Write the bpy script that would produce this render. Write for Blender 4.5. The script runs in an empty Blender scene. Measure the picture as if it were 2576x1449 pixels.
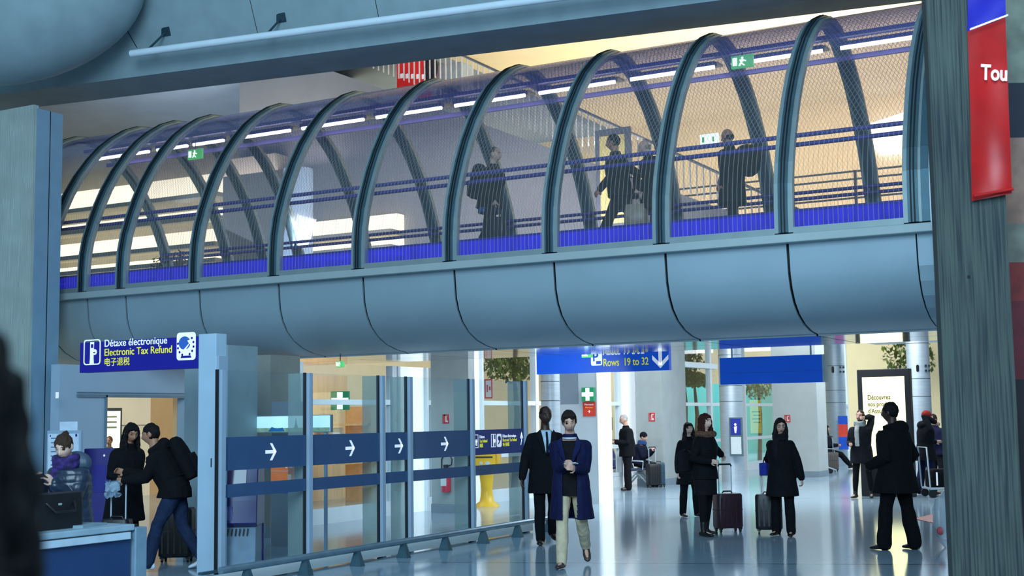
import bpy, bmesh, math, random
from mathutils import Vector, Matrix, noise
random.seed(7)
V=Vector; PI=math.pi
sc=bpy.context.scene; COL=sc.collection
# ------------------------------------------------------------------ camera frame (metres; camera 1.7 m above the hall floor)
F=3300.0; YAW=math.radians(28.9); PITCH=math.atan(328/F); ROLL=0.0148; CZ=1.7
FW=V((-math.sin(YAW)*math.cos(PITCH), math.cos(YAW)*math.cos(PITCH), math.sin(PITCH)))
_r=V((math.cos(YAW), math.sin(YAW),0)); _u=_r.cross(FW)
RT=_r*math.cos(ROLL)-_u*math.sin(ROLL); UP=_u*math.cos(ROLL)+_r*math.sin(ROLL)
def ray(px,py): return RT*((px-1288)/F)+UP*(-(py-724.5)/F)+FW
def onz(px,py,z=0.0):
    d=ray(px,py); t=(z-CZ)/d.z; return V((d.x*t,d.y*t,z))
def ony(px,py,y):
    d=ray(px,py); t=y/d.y; return V((d.x*t,y,CZ+d.z*t))
def onx(px,py,x):
    d=ray(px,py); t=x/d.x; return V((x,d.y*t,CZ+d.z*t))
def onpl(px,py,P,n):
    d=ray(px,py); O=V((0,0,CZ)); t=(P-O).dot(n)/d.dot(n); return O+d*t
RH=V((_r.x,_r.y,0)); FH=V((-math.sin(YAW),math.cos(YAW),0))     # picture right / away, on the ground
# ------------------------------------------------------------------ materials
_M={}
def nd(nt,t,**k):
    n=nt.nodes.new(t)
    for a,b in k.items():
        if a in n.inputs: n.inputs[a].default_value=b
        else: setattr(n,a,b)
    return n
def srgb(h):
    h=h.lstrip('#'); c=[int(h[i:i+2],16)/255 for i in (0,2,4)]
    return tuple((x/12.92 if x<=.04045 else ((x+.055)/1.055)**2.4) for x in c)
def mat(name,col,rough=.6,metal=0.,var=.12,scale=6.,bump=0.,stretch=(1,1,1),emit=0.,spec=.5,coat=0.,alpha=1.):
    if name in _M: return _M[name]
    if isinstance(col,str): col=srgb(col)
    m=bpy.data.materials.new(name); m.use_nodes=True; nt=m.node_tree; b=nt.nodes['Principled BSDF']; L=nt.links
    tc=nd(nt,'ShaderNodeTexCoord'); mp=nd(nt,'ShaderNodeMapping'); mp.inputs['Scale'].default_value=stretch
    L.new(tc.outputs['Object'],mp.inputs['Vector'])
    nz=nd(nt,'ShaderNodeTexNoise'); nz.inputs['Scale'].default_value=scale; nz.inputs['Detail'].default_value=5
    L.new(mp.outputs[0],nz.inputs['Vector'])
    rp=nd(nt,'ShaderNodeValToRGB'); e=rp.color_ramp.elements
    e[0].position=.3; e[1].position=.72
    e[0].color=(*[max(0,c*(1-var)) for c in col],1); e[1].color=(*[min(1,c*(1+var)) for c in col],1)
    L.new(nz.outputs['Fac'],rp.inputs[0]); L.new(rp.outputs[0],b.inputs['Base Color'])
    b.inputs['Roughness'].default_value=rough; b.inputs['Metallic'].default_value=metal
    b.inputs['Specular IOR Level'].default_value=spec; b.inputs['Coat Weight'].default_value=coat; b.inputs['Alpha'].default_value=alpha
    if emit: L.new(rp.outputs[0],b.inputs['Emission Color']); b.inputs['Emission Strength'].default_value=emit
    if bump:
        bp=nd(nt,'ShaderNodeBump'); bp.inputs['Strength'].default_value=bump; bp.inputs['Distance'].default_value=.02
        L.new(nz.outputs['Fac'],bp.inputs['Height']); L.new(bp.outputs[0],b.inputs['Normal'])
    _M[name]=m; return m
def glassmat(name,tint=(.9,.96,1),refl=.1,rough=.02,haze=0.,hazecol=(.5,.6,.7)):
    if name in _M: return _M[name]
    m=bpy.data.materials.new(name); m.use_nodes=True; nt=m.node_tree; nt.nodes.clear(); L=nt.links
    o=nd(nt,'ShaderNodeOutputMaterial'); t=nd(nt,'ShaderNodeBsdfTransparent'); t.inputs[0].default_value=(*tint,1)
    g=nd(nt,'ShaderNodeBsdfGlossy'); g.inputs['Roughness'].default_value=rough
    lw=nd(nt,'ShaderNodeLayerWeight'); pw_=nd(nt,'ShaderNodeMath'); pw_.operation='POWER'; pw_.inputs[1].default_value=4.; L.new(lw.outputs['Facing'],pw_.inputs[0])
    ad=nd(nt,'ShaderNodeMath'); ad.operation='MULTIPLY_ADD'; ad.inputs[1].default_value=.7; ad.inputs[2].default_value=refl; L.new(pw_.outputs[0],ad.inputs[0])
    mx=nd(nt,'ShaderNodeMixShader'); L.new(ad.outputs[0],mx.inputs[0]); L.new(t.outputs[0],mx.inputs[1]); L.new(g.outputs[0],mx.inputs[2])
    out=mx
    if haze:
        d=nd(nt,'ShaderNodeBsdfDiffuse'); d.inputs[0].default_value=(*hazecol,1)
        m2=nd(nt,'ShaderNodeMixShader'); m2.inputs[0].default_value=haze
        L.new(mx.outputs[0],m2.inputs[1]); L.new(d.outputs[0],m2.inputs[2]); out=m2
    L.new(out.outputs[0],o.inputs[0]); _M[name]=m; return m
def cloth(h,rough=.9,var=.25): return mat('cloth_'+h,'#'+h,rough,0,var,14,.25,spec=.18)
# ------------------------------------------------------------------ mesh builder
def axes(d):
    d=d.normalized(); a=V((0,0,1)) if abs(d.z)<.9 else V((0,1,0))
    x=d.cross(a).normalized(); return x, d.cross(x).normalized()
class MB:
    def __init__(s): s.b=bmesh.new(); s.mi=0; s.uv=None
    def face(s,vs):
        try:
            f=s.b.faces.new(vs); f.material_index=s.mi; return f
        except ValueError: return None
    def poly(s,pts): return s.face([s.b.verts.new(p) for p in pts])
    def box(s,c,size,rot=None,taper=1.):
        c=V(c); hx,hy,hz=[q/2 for q in size]; vs=[]
        for z in (-1,1):
            k=taper if z>0 else 1
            for x,y in ((-1,-1),(1,-1),(1,1),(-1,1)):
                p=V((x*hx*k,y*hy*k,z*hz)); p=(rot@p if rot else p)+c; vs.append(s.b.verts.new(p))
        for q in ((3,2,1,0),(4,5,6,7),(0,1,5,4),(1,2,6,5),(2,3,7,6),(3,0,4,7)): s.face([vs[i] for i in q])
        return s
    def b2(s,a,b): a=V(a); b=V(b); return s.box((a+b)/2,[abs(b[i]-a[i]) for i in range(3)])
    def hexa(s,bot,top):
        vs=[s.b.verts.new(p) for p in list(bot)+list(top)]; n=len(bot)
        s.face(vs[:n][::-1]); s.face(vs[n:])
        for i in range(n): j=(i+1)%n; s.face([vs[i],vs[j],vs[n+j],vs[n+i]])
        return s
    def rings(s,R,cap=True,closed=False):
        V_=[[s.b.verts.new(p) for p in r] for r in R]
        for a,b in zip(V_,V_[1:]):
            n=len(a)
            for i in range(n): j=(i+1)%n; s.face([a[i],a[j],b[j],b[i]])
        if closed:
            a,b=V_[-1],V_[0]; n=len(a)
            for i in range(n): j=(i+1)%n; s.face([a[i],a[j],b[j],b[i]])
        elif cap: s.face(V_[0][::-1]); s.face(V_[-1])
        return s
    def loft(s,L,n=14,cap=True):
        R=[]
        for c,x,y,rx,ry in L:
            R.append([c+x*(rx*math.cos(2*PI*i/n))+y*(ry*math.sin(2*PI*i/n)) for i in range(n)])
        return s.rings(R,cap)
    def tube(s,pts,rad,n=10,cap=True,flat=1.):
        pts=[V(p) for p in pts]; 
        if not hasattr(rad,'__len__'): rad=[rad]*len(pts)
        L=[]; px=None
        for i,p in enumerate(pts):
            d=(pts[min(i+1,len(pts)-1)]-pts[max(i-1,0)])
            if d.length<1e-9: d=V((0,0,1))
            d.normalize()
            if px is None: x,y=axes(d)
            else:
                x=(px-d*px.dot(d)).normalized(); y=d.cross(x)
            px=x; L.append((p,x,y,rad[i],rad[i]*flat))
        return s.loft(L,n,cap)
    def limb(s,pts,rad,n=12):
        pts=[V(p) for p in pts]; a=(pts[0]-pts[1]).normalized(); b=(pts[-1]-pts[-2]).normalized()
        P=[pts[0]+a*rad[0]*.9,pts[0]+a*rad[0]*.6]+pts+[pts[-1]+b*rad[-1]*.6,pts[-1]+b*rad[-1]*.9]
        return s.tube(P,[rad[0]*.3,rad[0]*.8]+list(rad)+[rad[-1]*.8,rad[-1]*.3],n)
    def cyl(s,a,b,r,r2=None,n=16): return s.tube([a,b],[r,r if r2 is None else r2],n)
    def ball(s,c,r,M=None,u=16,v=10,fn=None):
        c=V(c); r=r if hasattr(r,'__len__') else (r,r,r); R=[]
        for j in range(v+1):
            t=PI*(j+.02*(j==0)-.02*(j==v))/v; ring=[]
            for i in range(u):
                a=2*PI*i/u; d=V((math.sin(t)*math.cos(a),math.sin(t)*math.sin(a),math.cos(t)))
                p=V((d.x*r[0],d.y*r[1],d.z*r[2]))
                if fn: p=fn(p,d)
                ring.append((M@p if M else p)+c)
            R.append(ring)
        return s.rings(R[::-1])
    def leafy(s,c,r,n,size):
        c=V(c)
        for _ in range(n):
            d=V((random.gauss(0,1),random.gauss(0,1),random.gauss(0,1))).normalized()*random.random()**.4
            p=c+V((d.x*r[0],d.y*r[1],d.z*r[2])); a=V((random.gauss(0,1),random.gauss(0,1),random.gauss(0,1))).normalized()
            b=axes(a)[0]; k=size*random.uniform(.6,1.3)
            s.mi=random.choice((0,0,1)); s.poly([p-a*k,p+b*k*.45,p+a*k,p-b*k*.45])
        s.mi=0; return s
    def build(s,name,m,parent=None,smooth=False,loc=None,bevel=0.,**tags):
        bmesh.ops.recalc_face_normals(s.b,faces=s.b.faces)
        me=bpy.data.meshes.new(name); s.b.to_mesh(me); s.b.free()
        return link(name,me,m,parent,smooth,loc,bevel,**tags)
def link(name,me,m,parent=None,smooth=False,loc=None,bevel=0.,**tags):
    for q in (m if isinstance(m,(list,tuple)) else [m]): me.materials.append(q)
    if smooth:
        for p in me.polygons: p.use_smooth=True
        if name not in('body','coat','jacket','trousers'): me.set_sharp_from_angle(angle=1.0)
    o=bpy.data.objects.new(name,me); COL.objects.link(o)
    if parent: o.parent=parent
    if loc is not None: o.location=loc
    if bevel:
        bv=o.modifiers.new('bevel','BEVEL'); bv.width=bevel; bv.segments=2; bv.limit_method='ANGLE'
    for k,v in tags.items():
        if v: o[k]=v
    return o
def thing(name,label,cat,loc=(0,0,0),rz=0.,group=None,kind=None):
    o=bpy.data.objects.new(name,None); COL.objects.link(o); o.location=loc; o.rotation_euler=(0,0,rz); o.empty_display_size=.1
    o['label']=label; o['category']=cat
    if group: o['group']=group
    if kind: o['kind']=kind
    return o
def dup(root,loc,rz=None,label=None):
    def cp(o,par):
        c=o.copy(); COL.objects.link(c); c.parent=par
        for ch in o.children: cp(ch,c)
        return c
    r=cp(root,None); r.location=loc
    if rz is not None: r.rotation_euler=(0,0,rz)
    if label: r['label']=label
    return r
RX=Matrix.Rotation(PI/2,4,'X')
def frameY(p): return Matrix.Translation(p)@RX                                   # writing on a face turned to -Y
def frameX(p): return Matrix.Translation(p)@Matrix.Rotation(PI/2,4,'Z')@RX       # writing on a face turned to +X
def text(body,size,M,m,parent=None,name='lettering',align='LEFT',bold=.0,sx=1.,**tags):
    c=bpy.data.curves.new('t','FONT'); c.body=body; c.size=size; c.align_x=align; c.offset=bold*size; c.extrude=.0015
    o=bpy.data.objects.new('t',c); COL.objects.link(o)
    dg=bpy.context.evaluated_depsgraph_get(); me=bpy.data.meshes.new_from_object(o.evaluated_get(dg))
    COL.objects.unlink(o); bpy.data.objects.remove(o); bpy.data.curves.remove(c)
    me.transform(M@Matrix.Diagonal((sx,1,1,1))); me.materials.clear(); me.name=name
    return link(name,me,m,parent,**tags)
def flat(name,polys,M,m,parent,th=.004,**t):
    """flat shapes (lists of 2-D points) on a board, th thick"""
    b=MB()
    for q in polys: b.hexa([M@V((x,y,0)) for x,y in q],[M@V((x,y,th)) for x,y in q])
    return b.build(name,m,parent,**t)
def rect(x,y,w,h): return [(x,y),(x+w,y),(x+w,y+h),(x,y+h)]
def rrect(x,y,w,h,r,k=4):
    P=[]
    for cx,cy,a in ((x+w-r,y+r,-90),(x+w-r,y+h-r,0),(x+r,y+h-r,90),(x+r,y+r,180)):
        for i in range(k+1):
            t=math.radians(a+90*i/k); P.append((cx+r*math.cos(t),cy+r*math.sin(t)))
    return P
def circ(x,y,r,n=16,ry=None): return [(x+r*math.cos(2*PI*i/n),y+(ry or r)*math.sin(2*PI*i/n)) for i in range(n)]
def frame2(x,y,w,h,t): return [rect(x,y,w,t),rect(x,y+h-t,w,t),rect(x,y+t,t,h-2*t),rect(x+w-t,y+t,t,h-2*t)]
def arrow_r(x,y,s,t=.16):
    return [rect(x-s*.5,y-t*s/2,s*.9,t*s),[(x+s*.5,y),(x+s*.1,y+s*.5),(x-.1*s,y+s*.5),(x+s*.28,y)],[(x+s*.28,y),(x-.1*s,y-s*.5),(x+s*.1,y-s*.5),(x+s*.5,y)]]
def arrow_d(x,y,s,t=.16):
    return [rect(x-t*s/2,y-s*.35,t*s,s*.85),[(x,y-s*.5),(x+s*.42,y-s*.08),(x+s*.42,y+s*.14),(x,y-s*.26)],[(x,y-s*.26),(x-s*.42,y+s*.14),(x-s*.42,y-s*.08),(x,y-s*.5)]]
# ------------------------------------------------------------------ people
SKIN={'light':'#c79a86','tan':'#a9765c','dark':'#3a241b','pale':'#d2ab9a'}
def skinmat(k): return mat('skin_'+k,SKIN[k],.5,0,.07,20)
def hairmat(h): return mat('hair_'+h,'#'+h,.6,0,.4,60,.5,(3,3,.6),spec=.2)
def remesh(b,vox,name,fn=None,smooth_it=2):
    me=bpy.data.meshes.new(name); b.b.normal_update(); bmesh.ops.recalc_face_normals(b.b,faces=b.b.faces); b.b.to_mesh(me); b.b.free()
    o=bpy.data.objects.new(name,me); COL.objects.link(o)
    r=o.modifiers.new('r','REMESH'); r.mode='VOXEL'; r.voxel_size=vox
    s=o.modifiers.new('s','SMOOTH'); s.iterations=smooth_it; s.factor=.5
    dg=bpy.context.evaluated_depsgraph_get(); m2=bpy.data.meshes.new_from_object(o.evaluated_get(dg)); m2.name=name
    COL.objects.unlink(o); bpy.data.objects.remove(o); bpy.data.meshes.remove(me)
    if fn:
        m2.update(); ns=[v.normal.copy() for v in m2.vertices]
        for v,n in zip(m2.vertices,ns): v.co=v.co+n*fn(v.co)
    return m2
def wrinkle(a,f=7.,seed=0.):
    return lambda p: a*(noise.noise(V((p.x*f+seed,p.y*f,p.z*f*.7)))+.6*noise.noise(V((p.x*f*2.3,p.y*f*2.3+seed,p.z*f*1.4))))
def headfn(p,d):
    x,y,z=p
    if z<.01:
        t=min(1,(.01-z)/.125); k=1-.36*t**1.6; x*=k
        if y<0: y*=1-.55*t
        else: y*=1-.10*t*t
    if y>0:
        fx=abs(x)
        g=lambda cx,cz,sx,sz: math.exp(-((fx-cx)/sx)**2-((z-cz)/sz)**2)
        y-= .013*g(.034,.010,.018,.014); y+=.006*g(.032,.036,.03,.010)
        y+= .026*g(0,-.030,.013,.020)+.014*g(0,-.004,.010,.022)
        y+= .007*g(0,-.068,.022,.010); y-=.004*g(0,-.086,.03,.008); y+=.008*g(0,-.108,.025,.014)
        y+= .004*g(.045,-.03,.02,.02)
    return V((x,y,z))
def ik(S,T,a,b,hint):
    d=T-S; L=d.length; L2=min(L,(a+b)*.995); d=d.normalized(); T=S+d*L2
    k=(a*a-b*b+L2*L2)/(2*L2); h=math.sqrt(max(0,a*a-k*k)); hv=(hint-d*hint.dot(d))
    hv=hv.normalized() if hv.length>1e-6 else V((0,-1,0))
    return S+d*k+hv*h, T
class Fig:
    """joints of a posed figure, metres, x = its right, y = its front, z = up"""
    def __init__(s,H=1.75,lean=0,side=0,legs=None,arms=None,head=(0,0,0),sit=None,broad=1.,twist=0):
        s.k=k=H/1.75; s.H=H; s.broad=broad
        legs=legs or {}; L=legs.get('L',(2,3,2,0)); R=legs.get('R',(-2,3,2,0))
        s.leg={}; low=0
        for sd,(f,ab,kn,fp),sx in (('R',R,1),('L',L,-1)):
            f,ab,kn,fp=[math.radians(q) for q in (f,ab,kn,fp)]
            hip=V((sx*.088*k,0,0)); 
            th=V((sx*math.sin(ab),math.sin(f)*math.cos(ab),-math.cos(f)*math.cos(ab)))
            knee=hip+th*.43*k; g=f-kn
            sh=V((sx*math.sin(ab)*.6,math.sin(g),-math.cos(g))).normalized(); ank=knee+sh*.42*k
            ft=V((sx*.16,math.cos(fp),-math.sin(fp))).normalized()
            up=V((0,math.sin(fp),math.cos(fp)))
            toe=ank+ft*.17*k-up*.065*k; heel=ank-ft*.06*k-up*.07*k
            low=min(low,toe.z-.02*k,heel.z-.01*k); s.leg[sd]=[hip,knee,ank,ft,up]
        pz=-low if sit is None else sit
        s.P=V((0,0,pz))
        for sd in 'RL':
            a=s.leg[sd]
            for i in range(3): a[i]=a[i]+s.P
        ln=math.radians(lean); sd_=math.radians(side)
        s.up=V((math.sin(sd_),math.sin(ln),math.cos(ln)*math.cos(sd_))).normalized()
        tw=math.radians(twist); s.rt=V((math.cos(tw),math.sin(tw),0)); s.rt=(s.rt-s.up*s.rt.dot(s.up)).normalized()
        s.rt0=V((1,0,0)); s.fw=s.up.cross(s.rt)
        s.N=s.P+s.up*.53*k
        p,y,r=[math.radians(q) for q in head]
        hu=s.up*.3+V((0,0,.7)); hu.normalize()
        base=Matrix.Rotation(y+tw,3,'Z')@Matrix.Rotation(-p,3,'X')@Matrix.Rotation(r,3,'Y')
        s.HC=s.N+hu*.07*k+(base@V((0,.022,.105)))*k
        s.HM=Matrix.Translation(s.HC)@base.to_4x4()@Matrix.Scale(k,4)
        s.arm={}
        arms=arms or {}
        for sd,sx in (('R',1),('L',-1)):
            S=s.P+s.up*.45*k+s.rt*(sx*.185*k*broad)
            q_=arms.get(sd,(sx*.27,.04,None)); q_=q_ if hasattr(q_[0],'__len__') else (q_,); T,hint,pn=(list(q_)+[None,None])[:3]
            T=V((T[0]*k,T[1]*k,(T[2]*k if T[2] is not None else S.z-.535*k)))
            hint=V(hint) if hint else V((sx*.28,-.8,-.4))
            E,W=ik(S,T,.29*k,.26*k,hint)
            s.arm[sd]=[S,E,W,V(pn) if pn else V((-sx,.1,0))]
    def spine(s,t): return s.P+s.up*(t*s.k)
    def torso(s,b,e=0.,top=.53,bot=-.08,bust=0.,belly=0.):
        k=s.k; w=s.broad; T=[(-.08,.165,.118),(0,.172,.125),(.12,.155,.115+belly),(.28,.175,.122+bust),(.38,.185,.118+bust*.5),(.45,.178,.10),(.49,.13,.08),(.53,.07,.068)]
        L=[]
        for t,rx,ry in T:
            if t<bot-1e-6 or t>top+1e-6: continue
            q=min(1,max(0,t/.45)); x=s.rt0.lerp(s.rt,q).normalized(); x=(x-s.up*x.dot(s.up)).normalized(); y=s.up.cross(x)
            L.append((s.spine(t),x,y,rx*k*w+e,ry*k+e))
        b.loft(L,18)
    def arms_(s,b,e=0.,to=1.):
        k=s.k
        for sd in 'RL':
            S,E,W,_=s.arm[sd]; W2=E.lerp(W,to); S=S-s.up*.03*k+s.rt*(-.014*k if sd=='R' else .014*k)
            b.limb([S,S.lerp(E,.5),E,E.lerp(W2,.4),W2],[.052*k+e,.050*k+e,.042*k+e,.040*k+e,.028*k+e*.9])
    def legs_(s,b,e=0.,bot=1.,flare=0.,hipw=.088):
        k=s.k
        for sd in 'RL':
            h,kn,an,_,_=s.leg[sd]; a2=kn.lerp(an,bot)
            b.limb([h+V((0,0,.02*k)),h.lerp(kn,.45),kn,kn.lerp(a2,.35),a2],[.092*k+e*.6,.078*k+e,.056*k+e,.055*k+e+flare*.4,.036*k+e+flare])
    def hand(s,b,sd,curl=35,thumb=1):
        k=s.k; S,E,W,pn=s.arm[sd]; d=(W-E).normalized(); n=(pn-d*pn.dot(d)).normalized(); w=d.cross(n)
        if sd=='R': w=-w
        # w points to the thumb side
        b.loft([(W-d*.02*k,w,n,.024*k,.017*k),(W+d*.02*k,w,n,.032*k,.015*k),(W+d*.06*k,w,n,.039*k,.014*k),(W+d*.088*k,w,n,.037*k,.011*k)],12)
        c=math.radians(curl)
        for i,(off,ln) in enumerate(((.028,.070),(.009,.079),(-.010,.073),(-.028,.058))):
            r=W+d*.08*k+w*off*k; a1=c*(.6+.12*i); a2=a1+c*1.1
            d1=d*math.cos(a1)+n*math.sin(a1); d2=d*math.cos(a2)+n*math.sin(a2)
            m=r+d1*ln*.5*k; t=m+d2*ln*.5*k
            b.tube([r-d*.02*k,r,m,t,t+d2*.006*k],[.0095*k,.0095*k,.0088*k,.0075*k,.003*k],8)
        r=W+d*.02*k+w*.028*k; m=r+(d*.6+w*.65+n*.3).normalized()*.038*k; t=m+(d*.85+n*.5+w*.05).normalized()*.034*k
        b.tube([W+d*.01*k+w*.01*k,r,m,t,t+d*.006*k],[.013*k,.0125*k,.0105*k,.0085*k,.004*k],8)
    def body(s,root,skin,vox,hair='1a1512',beard=False,curl=(35,35)):
        k=s.k; b=MB()
        b.ball((0,0,0),(.076,.097,.120),s.HM,28,22,headfn)
        for sx in (-1,1):
            b.ball(s.HM@V((sx*.077,-.012,-.004)),(.011*k,.02*k,.032*k),s.HM.to_3x3().normalized(),8,6)
        b.tube([s.N-s.up*.04*k,s.N+s.up*.02*k,s.HM@V((0,-.022,-.075)),s.HM@V((0,-.015,-.02))],[.07*k,.058*k,.052*k,.05*k],14)
        s.torso(b,-.012); s.arms_(b,-.004); s.legs_(b,-.006)
        for sd in 'RL':
            h,kn,an,ft,up=s.leg[sd]
            b.limb([an,an-up*.035*k],[.036*k,.034*k],10); b.tube([an-up*.04*k-ft*.04*k,an-up*.045*k+ft*.06*k,an-up*.055*k+ft*.15*k],[.03*k,.034*k,.02*k],10,True)
        s.hand(b,'R',curl[0]); s.hand(b,'L',curl[1])
        me=remesh(b,vox,'body',None,1)
        I=s.HM.inverted()
        for m in (skinmat(skin),mat('lips_'+skin,{'dark':'#3b1f1c'}.get(skin,'#95584f'),.45,0,.05),hairmat(hair),mat('eye_dark','#120d0c',.2,0,.1)): me.materials.append(m)
        for p in me.polygons:
            q=I@p.center; p.use_smooth=True
            if q.y>.06 and abs(q.x)<.024 and -.078<q.z<-.060: p.material_index=1
            elif q.y>.05 and .018<abs(q.x)<.050 and .031<q.z<.039: p.material_index=2
            elif q.y>.06 and .023<abs(q.x)<.043 and .006<q.z<.013: p.material_index=3
            elif beard and q.length<.17 and q.z<-.042 and q.y>-.02 and q.z>-.135 and not(abs(q.x)<.024 and q.z>-.08 and q.z<-.058): p.material_index=2
        o=bpy.data.objects.new('body',me); COL.objects.link(o); o.parent=root; return o
    def garment(s,root,name,m,vox,build,amp=.006,seed=0,label=None,freq=7.):
        b=MB(); build(b); me=remesh(b,vox,name,wrinkle(amp*s.k,freq,seed),1)
        return link(name,me,m,root,True,label=label)
    def coat(s,b,hem=.0,e=.03,flare=.03,collar=.03,sweep=0.,bust=0.,hood=False,sleeve=.97,belly=0.):
        """hem = metres below the hip joint (at 1.75 m)"""
        k=s.k; s.torso(b,e,.49,0,bust,belly); s.arms_(b,e*.5,sleeve)
        c0=s.spine(.02); L=[(s.spine(.1),s.rt0,s.up.cross(s.rt0),.16*k*s.broad+e,.12*k+e+belly*.7)]
        kn=(s.leg['R'][1]+s.leg['L'][1])/2; sp=abs(s.leg['R'][1].y-s.leg['L'][1].y); n=5
        for i in range(n+1):
            t=i/n*hem; q=t/.45; c=V((kn.x*q*.6,c0.y*(1-q)+kn.y*q-sweep*t,s.P.z+.02*k-t*k)); 
            L.append((c,V((1,0,0)),V((0,1,0)),(.172+flare*q)*k*s.broad+e,(.126+flare*q)*k+e+.33*sp*q))
        b.loft(L,20)
        if collar:
            x=s.rt; y=s.up.cross(x)
            b.loft([(s.N-s.up*.05*k,x,y,.115*k,.10*k),(s.N+s.up*.0*k,x,y,.088*k,.083*k),(s.N+s.up*collar*k*1.2,x,y,.078*k,.078*k)],16)
        if hood:
            b.ball(s.N-s.fw*.10*k-s.up*.02*k,(.14*k,.085*k,.10*k),None,14,10)
            for sx in (-1,1): b.limb([s.N-s.fw*.08*k+s.rt*sx*.1*k,s.N+s.fw*.05*k+s.rt*sx*.09*k],[.05*k,.03*k],8)
    def trousers(s,b,e=.014,flare=.012,bot=1.03):
        s.legs_(b,e,bot,flare); k=s.k
        b.loft([(s.spine(.14),s.rt0,s.up.cross(s.rt0),.155*k,.115*k),(s.P,V((1,0,0)),V((0,1,0)),.172*k+e*.5,.122*k+e*.5),(s.P-V((0,0,.07*k)),V((1,0,0)),V((0,1,0)),.165*k,.115*k)],16)
    def shoes(s,root,m,vox=.008,boot=0.,name='shoe',sole=None):
        k=s.k
        for sd in 'RL':
            h,kn,an,ft,up=s.leg[sd]; w=ft.cross(up).normalized(); b=MB(); u=ft.cross(w); u=up
            f=lambda y,z: an+ft*y*k+u*z*k
            b.loft([(f(-.075,-.045),w,u,.014*k,.018*k),(f(-.065,-.042),w,u,.034*k,.034*k),(f(-.02,-.035),w,u,.040*k,.046*k),(f(.04,-.043),w,u,.042*k,.038*k),(f(.10,-.055),w,u,.047*k,.026*k),(f(.16,-.060),w,u,.040*k,.020*k),(f(.185,-.064),w,u,.018*k,.011*k)],12)
            b.limb([an-up*.03*k,an+(kn-an).normalized()*(.02+boot)*k],[.044*k,.046*k+boot*.06],10)
            link(name,remesh(b,vox,name,None,1),m,root,True)
    def hair(s,root,m,style='short',vox=.009,label=None):
        k=s.k; b=MB(); H=s.HM; v=.011
        if style=='bald': b.ball(H@V((0,-.03,-.01)),(1,1,1),Matrix.Scale(1,3),4,3) if 0 else None
        r=lambda c,rad,u=18,w=12: b.ball((0,0,0),rad,H@Matrix.Translation(c),u,w)
        if style in('short','thin'): r((0,-.014,.024),(.083,.098,.105) if style=='short' else (.0785,.092,.098))
        elif style=='fringe': 
            r((0,-.010,.030),(.086,.098,.106)); r((.02,.058,.092),(.052,.036,.026)); r((-.035,.052,.088),(.04,.035,.024))
        elif style=='bald': r((0,-.026,-.012),(.081,.082,.055))
        elif style=='bun':
            r((0,-.008,.030),(.082,.099,.102)); r((0,-.075,.105),(.035,.035,.03)); r((.02,-.08,.11),(.02,.02,.02))
        elif style in('long','lob'):
            r((0,-.016,.022),(.088,.103,.107)); r((.0,.03,.07),(.074,.058,.045))
            ln=.34 if style=='long' else .22
            b.loft([(H@V((0,-.035,.03)),H.to_3x3()@V((1,0,0)),H.to_3x3()@V((0,1,0)),.09,.07),(H@V((0,-.045,-.08)),H.to_3x3()@V((1,0,0)),H.to_3x3()@V((0,1,0)),.098,.068),(H@V((0,-.055,-.08))-V((0,0,.1*k)),s.rt,s.fw,.115*k,.07*k),(H@V((0,-.05,-.08))-V((0,0,ln*.75*k)),s.rt,s.fw,.125*k,.075*k),(H@V((0,-.05,-.08))-V((0,0,ln*k)),s.rt,s.fw,.09*k,.045*k)],16)
            for sx in (-1,1): b.limb([H@V((sx*.080,.02,.03)),H@V((sx*.086,.03,-.08)),H@V((sx*.085,.02,-.10))-V((0,-.045*k,ln*.7*k))],[.022*k,.03*k,.026*k],8)
        elif style in('hood','beanie'):
            r((0,-.018,.024),(.094,.112,.112)) if style=='hood' else r((0,-.012,.036),(.088,.104,.098))
            if style=='hood': b.limb([H@V((0,-.05,-.02)),s.N-s.fw*.02],[.09*k,.10*k],12)
        nm={'hood':'hood','beanie':'beanie'}.get(style,'hair')
        me=remesh(b,vox,nm,wrinkle(.009 if nm=='hair' else .003,30,3),1)
        return link(nm,me,m,root,True,label=label)
    def open_front(s,o,w,lo=-2.,hi=.52):
        k=s.k; b=bmesh.new(); b.from_mesh(o.data); kill=[]
        for f in b.faces:
            c=f.calc_center_median(); d=c-s.P; x=d.dot(s.rt); y=d.dot(s.fw); z=d.dot(s.up)/k
            if abs(x)<w*k and .04<y<.34 and lo<z<hi:
                near=False
                for sd in 'RL':
                    _,E,W,_2=s.arm[sd]; v=W-E; t=max(0,min(1,(c-E).dot(v)/v.length_squared)); near=near or (E+v*t-c).length<.075*k
                if not near: kill.append(f)
        bmesh.ops.delete(b,geom=kill,context='FACES'); b.to_mesh(o.data); b.free()
        sd=o.modifiers.new('t','SOLIDIFY'); sd.thickness=.012; sd.offset=-1
    def scarf(s,root,m,vox=.01,drop=.45,bulk=1.,label=None):
        k=s.k
        def f(b):
            for j in range(2):
                P=[s.N+s.rt*math.cos(a)*.088*k+s.fw*(math.sin(a)*.088+.012)*k+s.up*((.0+.045*j)*k+.012*math.sin(2*a+j)) for a in [2*PI*i/16 for i in range(17)]]
                b.tube(P,.036*k*bulk,10,True)
            if drop:
                c=lambda t,x,o: s.spine(t)+s.fw*o*k+s.rt*x*k
                b.tube([c(.52,.03,.11),c(.42,.035,.165),c(.30,.03,.175),c(.53-drop,.03,.17)],[.05*k]*4,10,True,.4)
        return s.garment(root,'scarf',m,vox,f,.006,1,label,16)
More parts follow.
